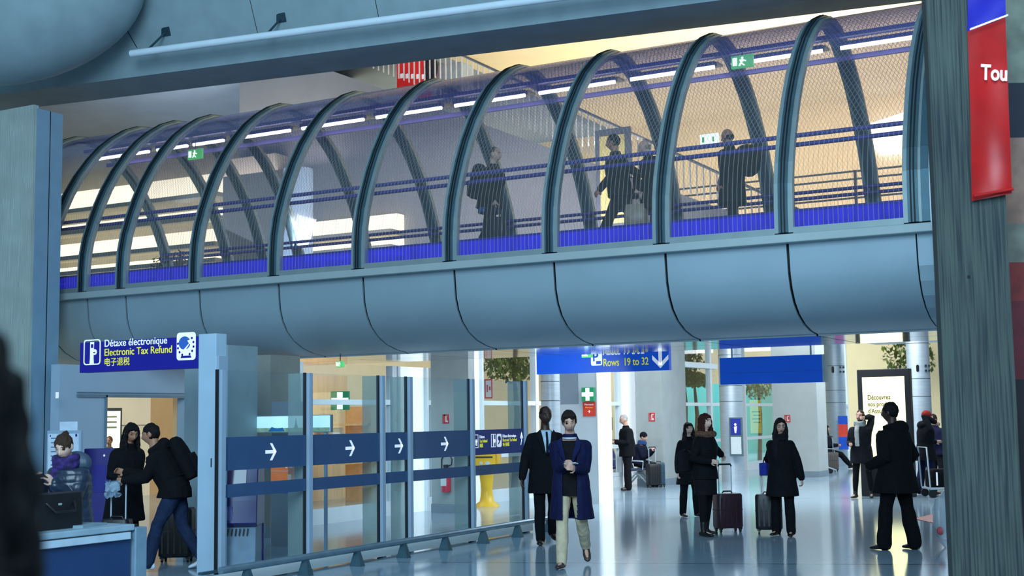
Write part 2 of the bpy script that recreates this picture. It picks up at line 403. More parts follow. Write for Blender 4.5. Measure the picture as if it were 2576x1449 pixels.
    def front(s,root,name,m,t0,t1,w0,w1,out=.0,label=None):
        """a strip of the garment worn beneath, seen in the open front, t along the spine"""
        k=s.k; b=MB(); R=[]
        for i in range(9):
            t=t0+(t1-t0)*i/8; w=w0+(w1-w0)*i/8; row=[]
            ry=.122+.02*math.sin(max(0,min(1,t/.5))*PI) if t<.42 else .122-(t-.42)*.5
            for j in range(7):
                x=(j/3-1)*w; y=math.sqrt(max(0,1-(x/.2)**2))*(ry+.018+out)
                q=s.spine(t) if t>0 else s.P+V((0,0,t*k)); row.append(q+s.rt*x*k+s.fw*y*k)
            R.append(row)
        Vs=[[b.b.verts.new(p) for p in r] for r in R]
        for a,c in zip(Vs,Vs[1:]):
            for i in range(6): b.face([a[i],a[i+1],c[i+1],c[i]])
        o=b.build(name,m,root,True,label=label); sd=o.modifiers.new('t','SOLIDIFY'); sd.thickness=.008; return o
def heading(d): return math.atan2(-d.x,d.y)
def person(label,loc,face,fig,group=None):
    t=thing('person',label,'person',loc,heading(V(face)),group); t['fig']=1; del t['fig']
    return t
# ------------------------------------------------------------------ things people carry
def suitcase(label,loc,rz,col,h=.56,w=.40,d=.25,ext=.42,lean=0.,group=None):
    t=thing('suitcase',label,'suitcase',loc,rz,group); m=mat('suitcase_'+col,'#'+col,.45,0,.2,30,.1); ml=Matrix.Rotation(lean,4,'X')
    b=MB(); n=7; z0=.06
    P=rrect(-w/2,-d/2,w,d,.06,4)
    b.rings([[ml@V((x*k,y*k,z0+z)) for x,y in P] for z,k in ((0,.9),(.02,1),(h-.03,1),(h,.92))])
    s_=b.build('shell',m,t,True)
    for i in range(5):
        q=MB(); x=-w*.36+i*w*.18; q.hexa([ml@V((x-.012,-d/2-.007,z0+.05)),ml@V((x+.012,-d/2-.007,z0+.05)),ml@V((x+.012,-d/2+.01,z0+.05)),ml@V((x-.012,-d/2+.01,z0+.05))],[ml@V((x-.012,-d/2-.007,z0+h-.06)),ml@V((x+.012,-d/2-.007,z0+h-.06)),ml@V((x+.012,-d/2+.01,z0+h-.06)),ml@V((x-.012,-d/2+.01,z0+h-.06))]); q.build('rib',m,s_)
    q=MB(); q.rings([[ml@V((x*1.02,y*1.02,z)) for x,y in P] for z in (z0+h*.52,z0+h*.52+.015)]); q.build('zip',mat('black_rubber','#0c0c10',.6),s_)
    blk=mat('black_plastic','#101116',.4); al=mat('handle_tube','#c2cedb',.35,.3,.05)
    if ext:
        for sx in (-1,1): MB().cyl(ml@V((sx*w*.25,d*.25,z0+h-.02)),ml@V((sx*w*.25,d*.25,z0+h+ext)),.009).build('handle_pole',al,t,True)
        MB().tube([ml@V((sx*w*.25,d*.25,z0+h+ext+z)) for sx,z in ((-1.05,-.01),(-.9,.02),(.9,.02),(1.05,-.01))],.014).build('grip',blk,t,True)
    MB().tube([ml@V((x,0,z0+h+z)) for x,z in ((-.08,-.005),(-.06,.03),(.06,.03),(.08,-.005))],.01).build('carry_handle',blk,t,True)
    for sx in (-1,1):
        for sy in (-1,1):
            p=V((sx*w*.38,sy*d*.33,.028)); MB().cyl(p+V((-.012,0,0)),p+V((.012,0,0)),.028).box(p+V((0,0,.03)),(.05,.05,.03)).build('wheel',blk,t,True)
    return t
def backpack(label,fig,root,col='0d0f16',sc=1.,dz=.30):
    """worn on the back of a figure; stands as its own thing"""
    t=thing('backpack',label,'backpack',root.location,root.rotation_euler.z)
    k=fig.k; c=fig.spine(dz)-fig.fw*.235*k; x=fig.rt; y=fig.fw; u=fig.up; m=cloth(col)
    def f(b):
        b.loft([(c+u*z*k*sc,x,y,rx*k*sc,ry*k*sc) for z,rx,ry in ((-.25,.11,.06),(-.235,.145,.085),(-.1,.155,.10),(.08,.15,.095),(.19,.125,.075),(.235,.07,.04))],16)
    fig.garment(t,'main_pocket',m,.012,f,.004,2)
    def g(b): b.loft([(c-y*.085*k*sc+u*z*k*sc,x,y,rx*k*sc,.05*k*sc) for z,rx in ((-.22,.09),(-.2,.11),(-.03,.115),(.0,.09))],14)
    fig.garment(t,'front_pocket',m,.012,g,.004,5)
    for sx in (-1,1):
        p=[c+u*.18*k+x*sx*.09*k+y*.06*k,fig.spine(.50)+x*sx*.10*k,fig.spine(.44)+x*sx*.12*k+y*.135*k,fig.spine(.30)+x*sx*.15*k+y*.14*k,fig.spine(.15)+x*sx*.19*k,c-u*.18*k+x*sx*.12*k+y*.05*k]
        MB().tube(p,.022*k,8,True,.5).build('strap',m,t,True)
    MB().tube([c+u*.2*k+x*a*k+u*z*k for a,z in ((-.04,0),(-.03,.05),(.03,.05),(.04,0))],.008).build('carry_loop',m,t,True)
    return t
def held(name,label,cat,fig,root):
    return thing(name,label,cat,root.location,root.rotation_euler.z)
def phone(label,fig,root,c,d,n,col='10131a'):
    """a phone lying along d with its screen facing n, in figure space"""
    t=held('smartphone',label,'phone',fig,root); d=V(d).normalized(); n=V(n); n=(n-d*n.dot(d)).normalized(); w=d.cross(n); c=V(c)
    M=Matrix((( *w,),(*d,),(*n,))).transposed()
    MB().box(c,(.075,.15,.010),M).build('case',mat('phone_case_'+col,'#'+col,.3),t,bevel=.004)
    MB().box(c+n*.006,(.066,.138,.002),M).build('screen',mat('phone_screen','#27313d',.1,0,.05),t)
    return t
# ------------------------------------------------------------------ shared materials
conc=mat('concrete','#8d9c9c',.8,0,.10,3,.15)
conc_cool=mat('concrete_cool','#8b9fa6',.75,0,.10,2.2,.12)
conc_warm=mat('concrete_warm','#a9a79c',.8,0,.08,3,.1)
steel=mat('brushed_steel','#b9c6d0',.42,.45,.08,3,0,(1,1,12))
belly=mat('belly_metal','#a0b5c0',.52,.40,.05,1.2)
mirror=mat('mirror_soffit','#b9c3c8',.09,.95,.04,3)
ringm=mat('arch_metal','#4d6b78',.35,.6,.10,5)
flange=mat('flange_metal','#94a3a5',.45,.5,.06,5)
rubber=mat('black_gasket','#06090f',.6)
white=mat('white_paint','#dfe9ee',.45,0,.03,4)
offw=mat('off_white_panel','#cfd8da',.5,0,.04,4)
navy=mat('navy_plastic','#14146e',.35,0,.12,6)
purple_rail=mat('purple_rail','#4c4a9c',.35,.5,.1,8)
lamp_w=mat('lamp_white','#fff6dc',.5,0,.02,3,emit=9.)
lamp_y=mat('lamp_channel','#a79a5c',.4,.6,.35,30,emit=.25)
blk=mat('black_plastic','#101116',.4)
w_txt=mat('lettering_white','#f2f6ff',.5,0,.02,3,emit=.35)
y_txt=mat('lettering_yellow','#e8e23c',.5,0,.02,3,emit=.35)
# polished stone floor with long joint lines
def floormat():
    m=mat('floor_stone','#94a9b9',.11,0,.07,1.3); nt=m.node_tree; b=nt.nodes['Principled BSDF']; L=nt.links
    src=b.inputs['Base Color'].links[0].from_socket
    g=nd(nt,'ShaderNodeNewGeometry'); dp=nd(nt,'ShaderNodeVectorMath'); dp.operation='DOT_PRODUCT'; dp.inputs[1].default_value=(-.32,.947,0)
    L.new(g.outputs['Position'],dp.inputs[0])
    a=nd(nt,'ShaderNodeMath'); a.operation='ADD'; a.inputs[1].default_value=-15.49+60; L.new(dp.outputs['Value'],a.inputs[0])
    q=nd(nt,'ShaderNodeMath'); q.operation='MODULO'; q.inputs[1].default_value=6.; L.new(a.outputs[0],q.inputs[0])
    c=nd(nt,'ShaderNodeMath'); c.operation='LESS_THAN'; c.inputs[1].default_value=.045; L.new(q.outputs[0],c.inputs[0])
    mx=nd(nt,'ShaderNodeMix'); mx.data_type='RGBA'; L.new(c.outputs[0],mx.inputs[0]); L.new(src,mx.inputs[6]); mx.inputs[7].default_value=(.03,.05,.06,1)
    L.new(mx.outputs[2],b.inputs['Base Color'])
    return m
b=MB(); b.b2((-60,-6,-.2),(14,75,0)); b.build('floor',floormat(),kind='structure')
# ------------------------------------------------------------------ footbridge tube
YC=18.45
PN=[(16.0,3.97),(16.005,4.3),(16.03,4.6),(16.09,4.88),(16.19,5.17),(16.32,5.48),(16.48,5.80),(16.70,6.15),(16.97,6.49),(17.22,6.75),(17.5,6.97),(17.82,7.17),(18.14,7.30),(18.45,7.34)]
PROF=PN+[(2*YC-y,z) for y,z in PN[-2::-1]]
BN=[(16.10,3.86),(16.12,3.66),(16.14,3.46),(16.20,3.28),(16.31,3.11),(16.48,2.97),(16.72,2.86),(17.0,2.79),(17.3,2.755)]
def nrm(P,i):
    a=V((P[max(0,i-1)][0],P[max(0,i-1)][1])); c=V((P[min(len(P)-1,i+1)][0],P[min(len(P)-1,i+1)][1])); d=(c-a).normalized(); return V((-d.y,d.x))
def strip(b,P,x0,x1,o0,o1,close=False):
    """band that follows profile P between two offsets"""
    R=[]
    for i,(y,z) in enumerate(P):
        n=nrm(P,i); a=V((y,z))+n*o0; c=V((y,z))+n*o1
        R.append([V((x0,a.x,a.y)),V((x1,a.x,a.y)),V((x1,c.x,c.y)),V((x0,c.x,c.y))])
    b.rings(R)
bridge=thing('footbridge','arched glass and steel tube footbridge crossing above the hall','footbridge',(-11,YC,2.7))
def BP(b,name,m,smooth=False,parent=None,**t):
    o=b.build(name,m,None,smooth,**t); o.parent=parent or bridge
    if not parent: o.matrix_parent_inverse=Matrix.Translation(-bridge.location)
    return o
RXS=[-3.30,-4.90,-6.56,-8.22,-9.84,-11.45,-13.06,-14.69,-16.32,-17.22,-18.15,-19.8]
def meshglass():
    m=bpy.data.materials.new('wired_painted_sheen_glass'); m.use_nodes=True; nt=m.node_tree; nt.nodes.clear(); L=nt.links
    o=nd(nt,'ShaderNodeOutputMaterial'); uv=nd(nt,'ShaderNodeUVMap'); sp=nd(nt,'ShaderNodeSeparateXYZ'); L.new(uv.outputs[0],sp.inputs[0])
    def M(op,a,b2=None,c=None):
        n=nd(nt,'ShaderNodeMath'); n.operation=op
        for i,q in enumerate((a,b2,c)):
            if q is None: continue
            if isinstance(q,(int,float)): n.inputs[i].default_value=q
            else: L.new(q,n.inputs[i])
        return n.outputs[0]
    u,v=sp.outputs[0],sp.outputs[1]
    def line(c,per,w): return M('LESS_THAN',M('PINGPONG',c,per/2),w)
    vert=line(u,.062,.0052)
    up=M('MULTIPLY',M('SUBTRACT',v,1.25),.35); sk=M('MULTIPLY',M('MAXIMUM',up,0.),1.)
    d1=line(M('ADD',u,M('MULTIPLY',v,.5)),.062,.0045); d2=line(M('SUBTRACT',u,M('MULTIPLY',v,.5)),.062,.0045)
    isup=M('GREATER_THAN',v,1.25); dg=M('MAXIMUM',d1,d2)
    ln=M('ADD',M('MULTIPLY',dg,isup),M('MULTIPLY',vert,M('SUBTRACT',1.,isup)))
    wv=nd(nt,'ShaderNodeTexNoise'); wv.inputs['Scale'].default_value=1.2; wv.inputs['Detail'].default_value=3; L.new(uv.outputs[0],wv.inputs['Vector'])
    rp=nd(nt,'ShaderNodeValToRGB'); e=rp.color_ramp; e.elements[0].position=0; e.elements[0].color=(.36,.36,.36,1); e.elements[1].position=1; e.elements[1].color=(.20,.19,.24,1)  # purple reflection painted into the glass colour, stronger towards the crown
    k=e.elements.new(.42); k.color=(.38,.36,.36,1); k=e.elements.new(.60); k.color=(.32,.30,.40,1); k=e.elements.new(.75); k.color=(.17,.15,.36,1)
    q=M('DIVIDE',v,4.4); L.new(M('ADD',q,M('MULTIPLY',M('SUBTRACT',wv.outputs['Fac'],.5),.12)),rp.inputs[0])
    dif=nd(nt,'ShaderNodeBsdfDiffuse'); L.new(rp.outputs[0],dif.inputs[0])
    tr=nd(nt,'ShaderNodeBsdfTransparent'); tr.inputs[0].default_value=(.93,.93,.97,1)
    gl=nd(nt,'ShaderNodeBsdfGlossy'); gl.inputs['Roughness'].default_value=.12; gl.inputs[0].default_value=(.8,.8,1,1)
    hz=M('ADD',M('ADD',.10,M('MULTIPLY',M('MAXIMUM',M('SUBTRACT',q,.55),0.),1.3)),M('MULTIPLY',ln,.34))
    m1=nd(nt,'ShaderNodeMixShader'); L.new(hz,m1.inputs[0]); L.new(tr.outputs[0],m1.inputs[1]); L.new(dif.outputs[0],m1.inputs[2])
    lw=nd(nt,'ShaderNodeLayerWeight'); f_=M('MULTIPLY_ADD',M('POWER',lw.outputs['Facing'],4.),.45,.03)
    m2=nd(nt,'ShaderNodeMixShader'); L.new(f_,m2.inputs[0]); L.new(m1.outputs[0],m2.inputs[1]); L.new(gl.outputs[0],m2.inputs[2])
    L.new(m2.outputs[0],o.inputs[0]); return m
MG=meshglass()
fine=[]
for i in range(len(PROF)-1):
    for k in range(2):
        t=k/2; fine.append((PROF[i][0]*(1-t)+PROF[i+1][0]*t,PROF[i][1]*(1-t)+PROF[i+1][1]*t))
fine.append(PROF[-1])
FAR=[(2*YC-y,z) for y,z in BN[::-1]]
for i,x in enumerate(RXS):
    b=MB(); strip(b,PROF,x-.062,x+.062,-.09,.055); r=BP(b,'arch',ringm,True)
    for f in r.data.polygons: f.use_smooth=False
    b=MB()
    for s in (-1,1): strip(b,PROF,x+s*.020-.009,x+s*.020+.009,.05,.064)
    BP(b,"gasket",rubber,False,r)
    b=MB()
    for s in (-1,1): strip(b,PROF,x+s*.092-.030,x+s*.092+.030,-.05,.028)
    BP(b,"flange",flange,False,r)
    if i==len(RXS)-1: break
    x2=RXS[i+1]; L0,L1=x2+.12,x-.12
    b=MB(); uvl=b.b.loops.layers.uv.new('UVMap'); vs=[]; acc=0; pv=None
    half=sum((V(fine[j+1])-V(fine[j])).length for j in range(len(fine)-1))/2
    for y,z in fine:
        if pv is not None: acc+=(V((y,z))-pv).length
        pv=V((y,z)); vv=acc if acc<=half else 2*half-acc
        vs.append((b.b.verts.new((L0,y,z)),b.b.verts.new((L1,y,z)),vv))
    for a,c in zip(vs,vs[1:]):
        f=b.face([a[0],a[1],c[1],c[0]])
        for lp,(uu,vv) in zip(f.loops,((L0,a[2]),(L1,a[2]),(L1,c[2]),(L0,c[2]))): lp[uvl].uv=(uu,vv)
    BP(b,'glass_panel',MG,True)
    b=MB(); b.b2((L0,15.97,3.955),(L1,16.06,4.035)); BP(b,'sill_frame',flange)
    # belly cladding, one panel per bay, then its mirror-finished underside
    b=MB(); strip(b,BN,x2+.018,x-.018,0,.03); BP(b,'cladding_panel',belly,True)
    b=MB(); strip(b,FAR,x2+.018,x-.018,0,.03); BP(b,'cladding_panel',belly,True)
    for ya,yb in ((17.30,18.44),(18.46,19.6)):
        b=MB(); nn=8
        for k in range(nn):
            pass
        b.b2((x2+.012,ya,2.735),(x-.012,yb,2.76)); BP(b,'soffit_panel',mirror)
X0,X1=RXS[-1],RXS[0]
b=MB(); b.b2((X0,15.95,3.845),(X1+.35,16.12,3.955)); BP(b,'sill',mat('sill_grey','#a7b4b6',.5,.2,.04,4),bevel=.01)
b=MB(); b.b2((X0,2*YC-16.12,3.845),(X1+.35,2*YC-15.95,3.955)); BP(b,'sill',offw)
b=MB(); strip(b,[(y+.05,z+.03) for y,z in BN],X0,X1+.3,.02,.04); strip(b,[(y-.05,z+.03) for y,z in FAR],X0,X1+.3,.02,.04); b.b2((X0,17.2,2.79),(X1+.3,19.7,2.82)); BP(b,'inner_lining',rubber)
b=MB(); b.b2((X0,16.2,4.02),(X1+.3,20.7,4.14)); BP(b,'walkway_deck',mat('deck','#4b4a58',.6,0,.1,8))
blue_glow=bpy.data.materials.new('blue_kick_film'); blue_glow.use_nodes=True
def _bg():
    nt=blue_glow.node_tree; nt.nodes.clear(); L=nt.links; o=nd(nt,'ShaderNodeOutputMaterial'); t=nd(nt,'ShaderNodeBsdfTransparent'); t.inputs[0].default_value=(.10,.08,.75,1)
    d=nd(nt,'ShaderNodeBsdfDiffuse'); d.inputs[0].default_value=(.05,.04,.75,1); e=nd(nt,'ShaderNodeEmission'); e.inputs[0].default_value=(.035,.025,.55,1); e.inputs[1].default_value=.55
    tc=nd(nt,'ShaderNodeTexCoord'); mp=nd(nt,'ShaderNodeMapping'); mp.inputs['Scale'].default_value=(9,1,.8); nz=nd(nt,'ShaderNodeTexNoise'); nz.inputs['Scale'].default_value=1.5; nz.inputs['Detail'].default_value=4
    L.new(tc.outputs['Object'],mp.inputs[0]); L.new(mp.outputs[0],nz.inputs['Vector'])
    a=nd(nt,'ShaderNodeAddShader'); L.new(d.outputs[0],a.inputs[0]); L.new(e.outputs[0],a.inputs[1])
    m=nd(nt,'ShaderNodeMixShader'); L.new(nz.outputs['Fac'],m.inputs[0]); L.new(t.outputs[0],m.inputs[1]); L.new(a.outputs[0],m.inputs[2]); L.new(m.outputs[0],o.inputs[0])
_bg()
for y in (16.10,20.80):
    b=MB(); b.b2((X0,y-.006,4.0),(X1,y+.006,4.25)); BP(b,'kick_strip',blue_glow,label='glowing blue kick strip along the walkway edge')
    b=MB(); b.b2((X0,y-.02,4.25),(X1,y+.02,4.275)); BP(b,'kick_rail',mat('blue_rail','#1a1a90',.4,.2))
for y,zz in ((16.34,(5.27,5.15)),(20.52,(5.24,5.14))):
    for z in zz:
        BP(MB().cyl((X0,y,z),(X1,y,z),.03,n=10),'handrail',purple_rail,True)
    for x in RXS:
        s=1 if y>YC else -1
        BP(MB().tube([(x,y,zz[0]),(x,y,zz[1]-.02),(x,y+s*.22,zz[1]-.08)],.014),'handrail_bracket',purple_rail,True)
# flared end collar by the right-hand pillar
full=[(y,z) for y,z in PROF]; 
b=MB(); strip(b,PROF,X1+.10,X1+.24,-.02,.05); BP(b,'end_flange',ringm)
cx=[(y,z) for y,z in BN[::-1]]+[(16.05,3.9)]+PROF+[(2*YC-16.05,3.9)]+[(2*YC-y,z) for y,z in BN]
b=MB(); strip(b,cx,X1+.22,X1+.75,-.02,.16); o=BP(b,'end_collar',mat('pale_collar','#dce8f0',.6,0,.05,2),label='pale blue flared end collar')
b=MB(); strip(b,[(y,z) for y,z in BN],X1+.0,X1+.42,0,.03); BP(b,'end_panel',belly)
# fluorescent strips in the crown of the tube
for i in range(len(RXS)-1):
    xm=(RXS[i]+RXS[i+1])/2; w=abs(RXS[i]-RXS[i+1])*.43
    t=thing('fluorescent_light','slim white fluorescent strip under the crown of the footbridge tube','light',(xm,18.6,6.95),0,'fluorescent strips inside the footbridge')
    MB().b2((-w,-.05,.04),(w,.05,.10)).build('housing',purple_rail,t)
    MB().cyl((-w*.97,0,.02),(w*.97,0,.02),.028,n=10).build('lamp_tube',lamp_w,t,True)
    MB().b2((-w,.10,.10),(w,.34,.13)).build('reflector',lamp_y,t)
b=MB(); b.b2((X0,18.35,7.06),(X1,18.48,7.12)); b.b2((X0,18.95,6.88),(X1,19.0,6.95)); BP(b,'cable_tray',purple_rail)
green_lit=mat('exit_green','#4fae62',.5,0,.05,4,emit=.9); dgreen=mat('pharmacy_green','#0d7a4a',.5,0,.05,4,emit=.5); wlit=mat('sign_white_lit','#eafff2',.5,0,.02,4,emit=1.6)
def exit_sign(loc,label,w=.34,h=.19,rz=0):
    t=thing('exit_sign',label,'sign',loc,rz)
    b=MB(); b.b2((-w/2,-.03,-h/2),(w/2,.03,h/2)); b.build('sign_box',green_lit,t,bevel=.008)
    M=frameY((0,-.032,0)); 
    flat('running_man',[rect(-w*.42,-h*.3,w*.2,h*.62),circ(w*.02,h*.26,h*.1),[(-.02,-.02),(w*.1,.0),(w*.06,h*.16),(-.04,h*.14)],[(-.03,-.02),(-w*.16,-h*.34),(-w*.1,-h*.36),(.01,-.02)],[(0,-.02),(w*.14,-h*.34),(w*.08,-h*.36),(-.02,-.03)],[(w*.06,h*.14),(w*.2,h*.02),(w*.17,-.01),(w*.04,h*.06)]],M,wlit,t)
    MB().cyl((0,0,h/2),(0,0,h/2+.12),.008).build('hanger',blk,t)
    return t
exit_sign(ony(1868,155,18.3),'pale green exit sign hanging in the right half of the footbridge tube')
exit_sign(ony(492,388,18.3),'small green exit sign at the far left end of the footbridge tube')
t=thing('exit_sign','bright white lit exit box beside the head of the rightmost bridge walker','sign',ony(1785,352,20.3)); MB().b2((-.16,-.03,-.1),(.16,.03,.1)).build('sign_box',wlit,t,bevel=.01); flat('pictogram',[rect(-.12,-.04,.04,.09),rect(.06,-.04,.03,.08)],frameY((0,-.032,0)),green_lit,t)
# ------------------------------------------------------------------ pillars, beam, ceilings
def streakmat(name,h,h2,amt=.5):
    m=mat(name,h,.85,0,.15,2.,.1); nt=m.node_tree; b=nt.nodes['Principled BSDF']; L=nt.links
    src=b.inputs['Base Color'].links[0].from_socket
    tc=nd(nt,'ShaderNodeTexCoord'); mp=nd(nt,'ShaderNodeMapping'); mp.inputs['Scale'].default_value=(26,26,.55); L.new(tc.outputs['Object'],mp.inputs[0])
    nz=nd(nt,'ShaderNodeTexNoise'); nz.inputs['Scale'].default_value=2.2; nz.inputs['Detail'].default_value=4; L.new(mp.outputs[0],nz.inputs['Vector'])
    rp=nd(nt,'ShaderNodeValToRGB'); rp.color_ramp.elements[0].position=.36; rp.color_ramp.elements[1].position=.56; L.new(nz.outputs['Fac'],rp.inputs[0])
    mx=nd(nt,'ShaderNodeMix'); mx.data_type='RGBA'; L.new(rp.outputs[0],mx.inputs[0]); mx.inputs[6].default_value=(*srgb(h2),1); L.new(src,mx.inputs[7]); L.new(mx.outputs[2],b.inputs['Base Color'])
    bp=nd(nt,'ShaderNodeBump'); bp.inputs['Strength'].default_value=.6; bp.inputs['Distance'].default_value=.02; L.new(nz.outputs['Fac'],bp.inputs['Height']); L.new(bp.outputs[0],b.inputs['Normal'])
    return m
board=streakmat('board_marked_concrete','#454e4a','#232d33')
# right-hand pillar, its left edge seen against the hall
c0=ray(2397,1449); c0=V((c0.x,c0.y,0))*(9.6/FW.dot(V((c0.x,c0.y,c0.z)))) 
dr=ray(2556,1200); PR=V((c0.x,c0.y,0)); PF=-FH
pr2=onpl(2551,900,PR,FH); pw=(V((pr2.x,pr2.y,0))-PR).dot(RH)
pil=thing('concrete_pillar','dark board-marked concrete pillar at the right with a red banner','pillar',PR,YAW,kind='structure')
e_=PR.normalized(); sk=V((e_.dot(RH)-.03,e_.dot(FH),0))*1.2; PO=[(0,.0),(.05,-.0),(pw,0),(pw+.1,1.2),(sk.x,sk.y)]
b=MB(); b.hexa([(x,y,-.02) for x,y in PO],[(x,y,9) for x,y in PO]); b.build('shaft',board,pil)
b=MB(); MP=frameY((0,-.001,0)); flat('tie_hole',[circ(pw*.42,1.7+(1040-695)/3300*9.6,.012)],MP,blk,pil)
# hanging banner on its face
def onP(px,py,off=.03):
    q=onpl(px,py,PR-FH*off,FH); d=q-PR; return V((d.dot(RH),-off,q.z))
ban=thing('banner','red fabric banner with a blue top hanging on the right pillar','banner',PR-FH*.03,YAW)
def grid(fn,nu,nv,b):
    Vs=[[b.b.verts.new(fn(i/nu,j/nv)) for i in range(nu+1)] for j in range(nv+1)]
    for a,c in zip(Vs,Vs[1:]):
        for i in range(nu): b.face([a[i],a[i+1],c[i+1],c[i]])
TL,TR=onP(2433,-40),onP(2528,-40); ML,MR=onP(2433,80),onP(2528,44); BL,BR=onP(2444,506),onP(2543,488)
def bil(A,B,C,D):
    def f(u,v):
        p=(A*(1-u)+B*u)*(1-v)+(C*(1-u)+D*u)*v
        return V((p.x,-.012-.012*noise.noise(V((p.x*5,p.z*3,1)))-.02*v*math.sin(u*5+v*4)*.4,p.z))
    return f
b=MB(); grid(bil(TL,TR,ML,MR),10,8,b); b.build('blue_field',mat('banner_blue','#1a1aa0',.45,0,.08,3),ban,True)
b=MB(); grid(bil(ML,MR,BL,BR),16,40,b); b.build('red_field',mat('banner_red','#b01414',.35,0,.2,3),ban,True)
b=MB(); b.hexa([ML+V((0,-.03,-.006)),MR+V((0,-.03,-.006)),MR+V((0,-.03,.006)),ML+V((0,-.03,.006))],[ML+V((0,-.035,-.006)),MR+V((0,-.035,-.006)),MR+V((0,-.035,.006)),ML+V((0,-.035,.006))]); b.build('dividing_stripe',w_txt,ban)
b=MB(); b.tube([BL+V((0,-.02,.03)),BR+V((0,-.02,.03))],.012); b.build('hem_bar',mat('banner_red','#b01414'),ban,True)
q=onP(2462,203); 
text('Tou',.165,Matrix.Translation(V((q.x,-.045,q.z)))@Matrix.Rotation(.07,4,'Y')@RX,w_txt,ban,bold=.02,sx=.74)
# poster hoarding beyond the pillar at the right edge of the view
hd=onP(2552,700); HP=PR+RH*(pw+.12)+FH*.5
t=thing('poster_hoarding','blurred patchwork coloured poster board at the extreme right edge','poster',HP,YAW)
z=lambda y: 1.7+(1040-y)/3300*10.1
for a,c,h in ((-60,190,'#6f7468'),(190,335,'#141a2c'),(335,560,'#8a6a5c'),(560,660,'#6d6f66'),(660,760,'#7a2222'),(760,960,'#5b1620'),(960,1449,'#171018')):
    MB().b2((0,-.02,z(c)),(.7,.02,z(a))).build('poster_panel',mat('poster_'+h,h,.5,0,.35,5),t)
# left pillar
pilL=thing('concrete_pillar','pale grey concrete pillar at the left with a stepped edge','pillar',(-16.62,15.02,0),0,kind='structure')
xa=ony(76,700,15.02).x+16.62
b=MB(); b.b2((xa-2.6,0,-.02),(xa,.10,7.05)); b.b2((xa-2.6,.1,-.02),(xa-.3,.5,7.05)); b.build('shaft',streakmat('pillar_concrete','#adb8b3','#a0aca9'),pilL)
ye=onx(150,700,xa-16.62).y-15.02
b=MB(); b.b2((xa-.4,.06,-.02),(xa+.006,ye,7.0)); b.build('edge_pier',mat('pier_blue_lit_concrete','#7d9cb4',.7,0,.06,3),pilL)  # blue light on the side face is painted into its colour
b=MB(); b.b2((xa,ye*.55,-.02),(xa+.010,ye*.55+.015,7.0)); b.build('joint_line',rubber,pilL)
# beam (box of concrete) over the tube, turned a few degrees
ZB=7.62; A=onz(250,205,ZB); B=onz(1700,15,ZB); bd=(B-A).normalized(); bn=V((-bd.y,bd.x,0)); A0=A-bd*6; B0=B+bd*12
beam=thing('concrete_beam','long pale concrete beam spanning above the footbridge','beam',A,0,kind='structure')
b=MB(); dp=1.08
Q=[A0-A,B0-A,B0-A+bn*dp*1.25,A0-A+bn*dp*.9]
b.hexa(Q,[q+V((0,0,3.0))-bn*(1.0 if i<2 else 0) for i,q in enumerate(Q)]); b.build('beam_body',conc_cool,beam)
b=MB()
fp=lambda px,py: onpl(px,py,A,(-bn*3.0+V((0,0,-1.0))).normalized())-A-bn*.004
for p0,p1 in (((622,-30),(652,100)),((938,-30),(955,55)),((310,60),(345,120)),((1270,-30),(1283,20))): b.tube([fp(*p0),fp(*p1)],.006,4)
b.build('panel_joint',rubber,beam)
pipe=thing('pipe','long pale blue pipe running along the concrete beam','pipe',A)
pn=(-bn*3.0+V((0,0,-1.0))).normalized(); A1=A+pn*.45
pq=lambda px,py: onpl(px,py,A1,pn)-A
p0,p1=pq(330,135),pq(1290,8); pd=(p1-p0).normalized()
MB().cyl(p0,p0+pd*14,.06).build('pipe_run',mat('pipe_paint','#dbe8f2',.35,0,.04,3),pipe,True)
for (x0,y0),(x1,y1) in (((375,122),(418,80)),((668,90),(708,45))):
    w_=onpl(x1,y1,A,pn)-A; br=MB().tube([pq(x0,y0),w_],.018).build('bracket_arm',mat('bracket_metal','#33505c',.5,.5),pipe,True)
    MB().box(w_,(.16,.06,.14)).build('bracket_plate',mat('bracket_metal','#33505c'),pipe)
# rounded concrete capital at the top left
dc=ony(40,15,14.4); cap=thing('concrete_capital','huge rounded concrete column head in the upper left corner','column head',dc,0,kind='structure')
b=MB(); sc_=(dc-V((0,0,CZ))).dot(FW)/F
ex,ey=RT*(320*sc_),UP*(200*sc_); tilt=math.radians(14)
ex,ey=(RT*math.cos(tilt)+UP*math.sin(tilt))*(330*sc_),(UP*math.cos(tilt)-RT*math.sin(tilt))*(188*sc_)
R=[]
for j in range(17):
    tt=PI*(j/16)*.98+.015; r=math.sin(tt)**.8; R.append([ex*(r*math.cos(2*PI*i/48))+ey*(r*math.sin(2*PI*i/48))-FH*(1.0*math.cos(tt)) for i in range(48)])
b.rings(R); b.build('capital_body',conc_cool,cap,True)
# ceilings and upper walls behind the tube
cc=mat('ceiling_concrete','#7488a0',.7,0,.08,1.1,.08)
b=MB(); b.b2((-60,20.5,10.4),(-16.5,75,11)); b.build('ceiling',cc,kind='structure')
cream=mat('cream_plaster','#d8c8aa',.8,0,.04,2)
b=MB(); b.b2((-16.5,20.5,10.5),(16,75,11)); b.build('ceiling_right',cream,kind='structure')
b=MB(); b.b2((-60,36.4,4.95),(16,36.7,11)); b.build('wall_upper',cream,kind='structure')
# sweeping soffit with curved joints, upper left
b=MB()
def sw(u,v):
    x=-44+u*27.5; y=20.5+v*9
    return V((x,y,10.38-1.5*math.sin(min(1,u*1.1)*PI)*(1-v)*.9-.5*v*v))
grid(sw,40,16,b); b.build('ceiling_soffit',cc,smooth=True,kind='structure')
b=MB(); b.b2((-16.6,20.5,10.3),(-16.45,75,11)); b.build('trim_4',cc,kind='structure')
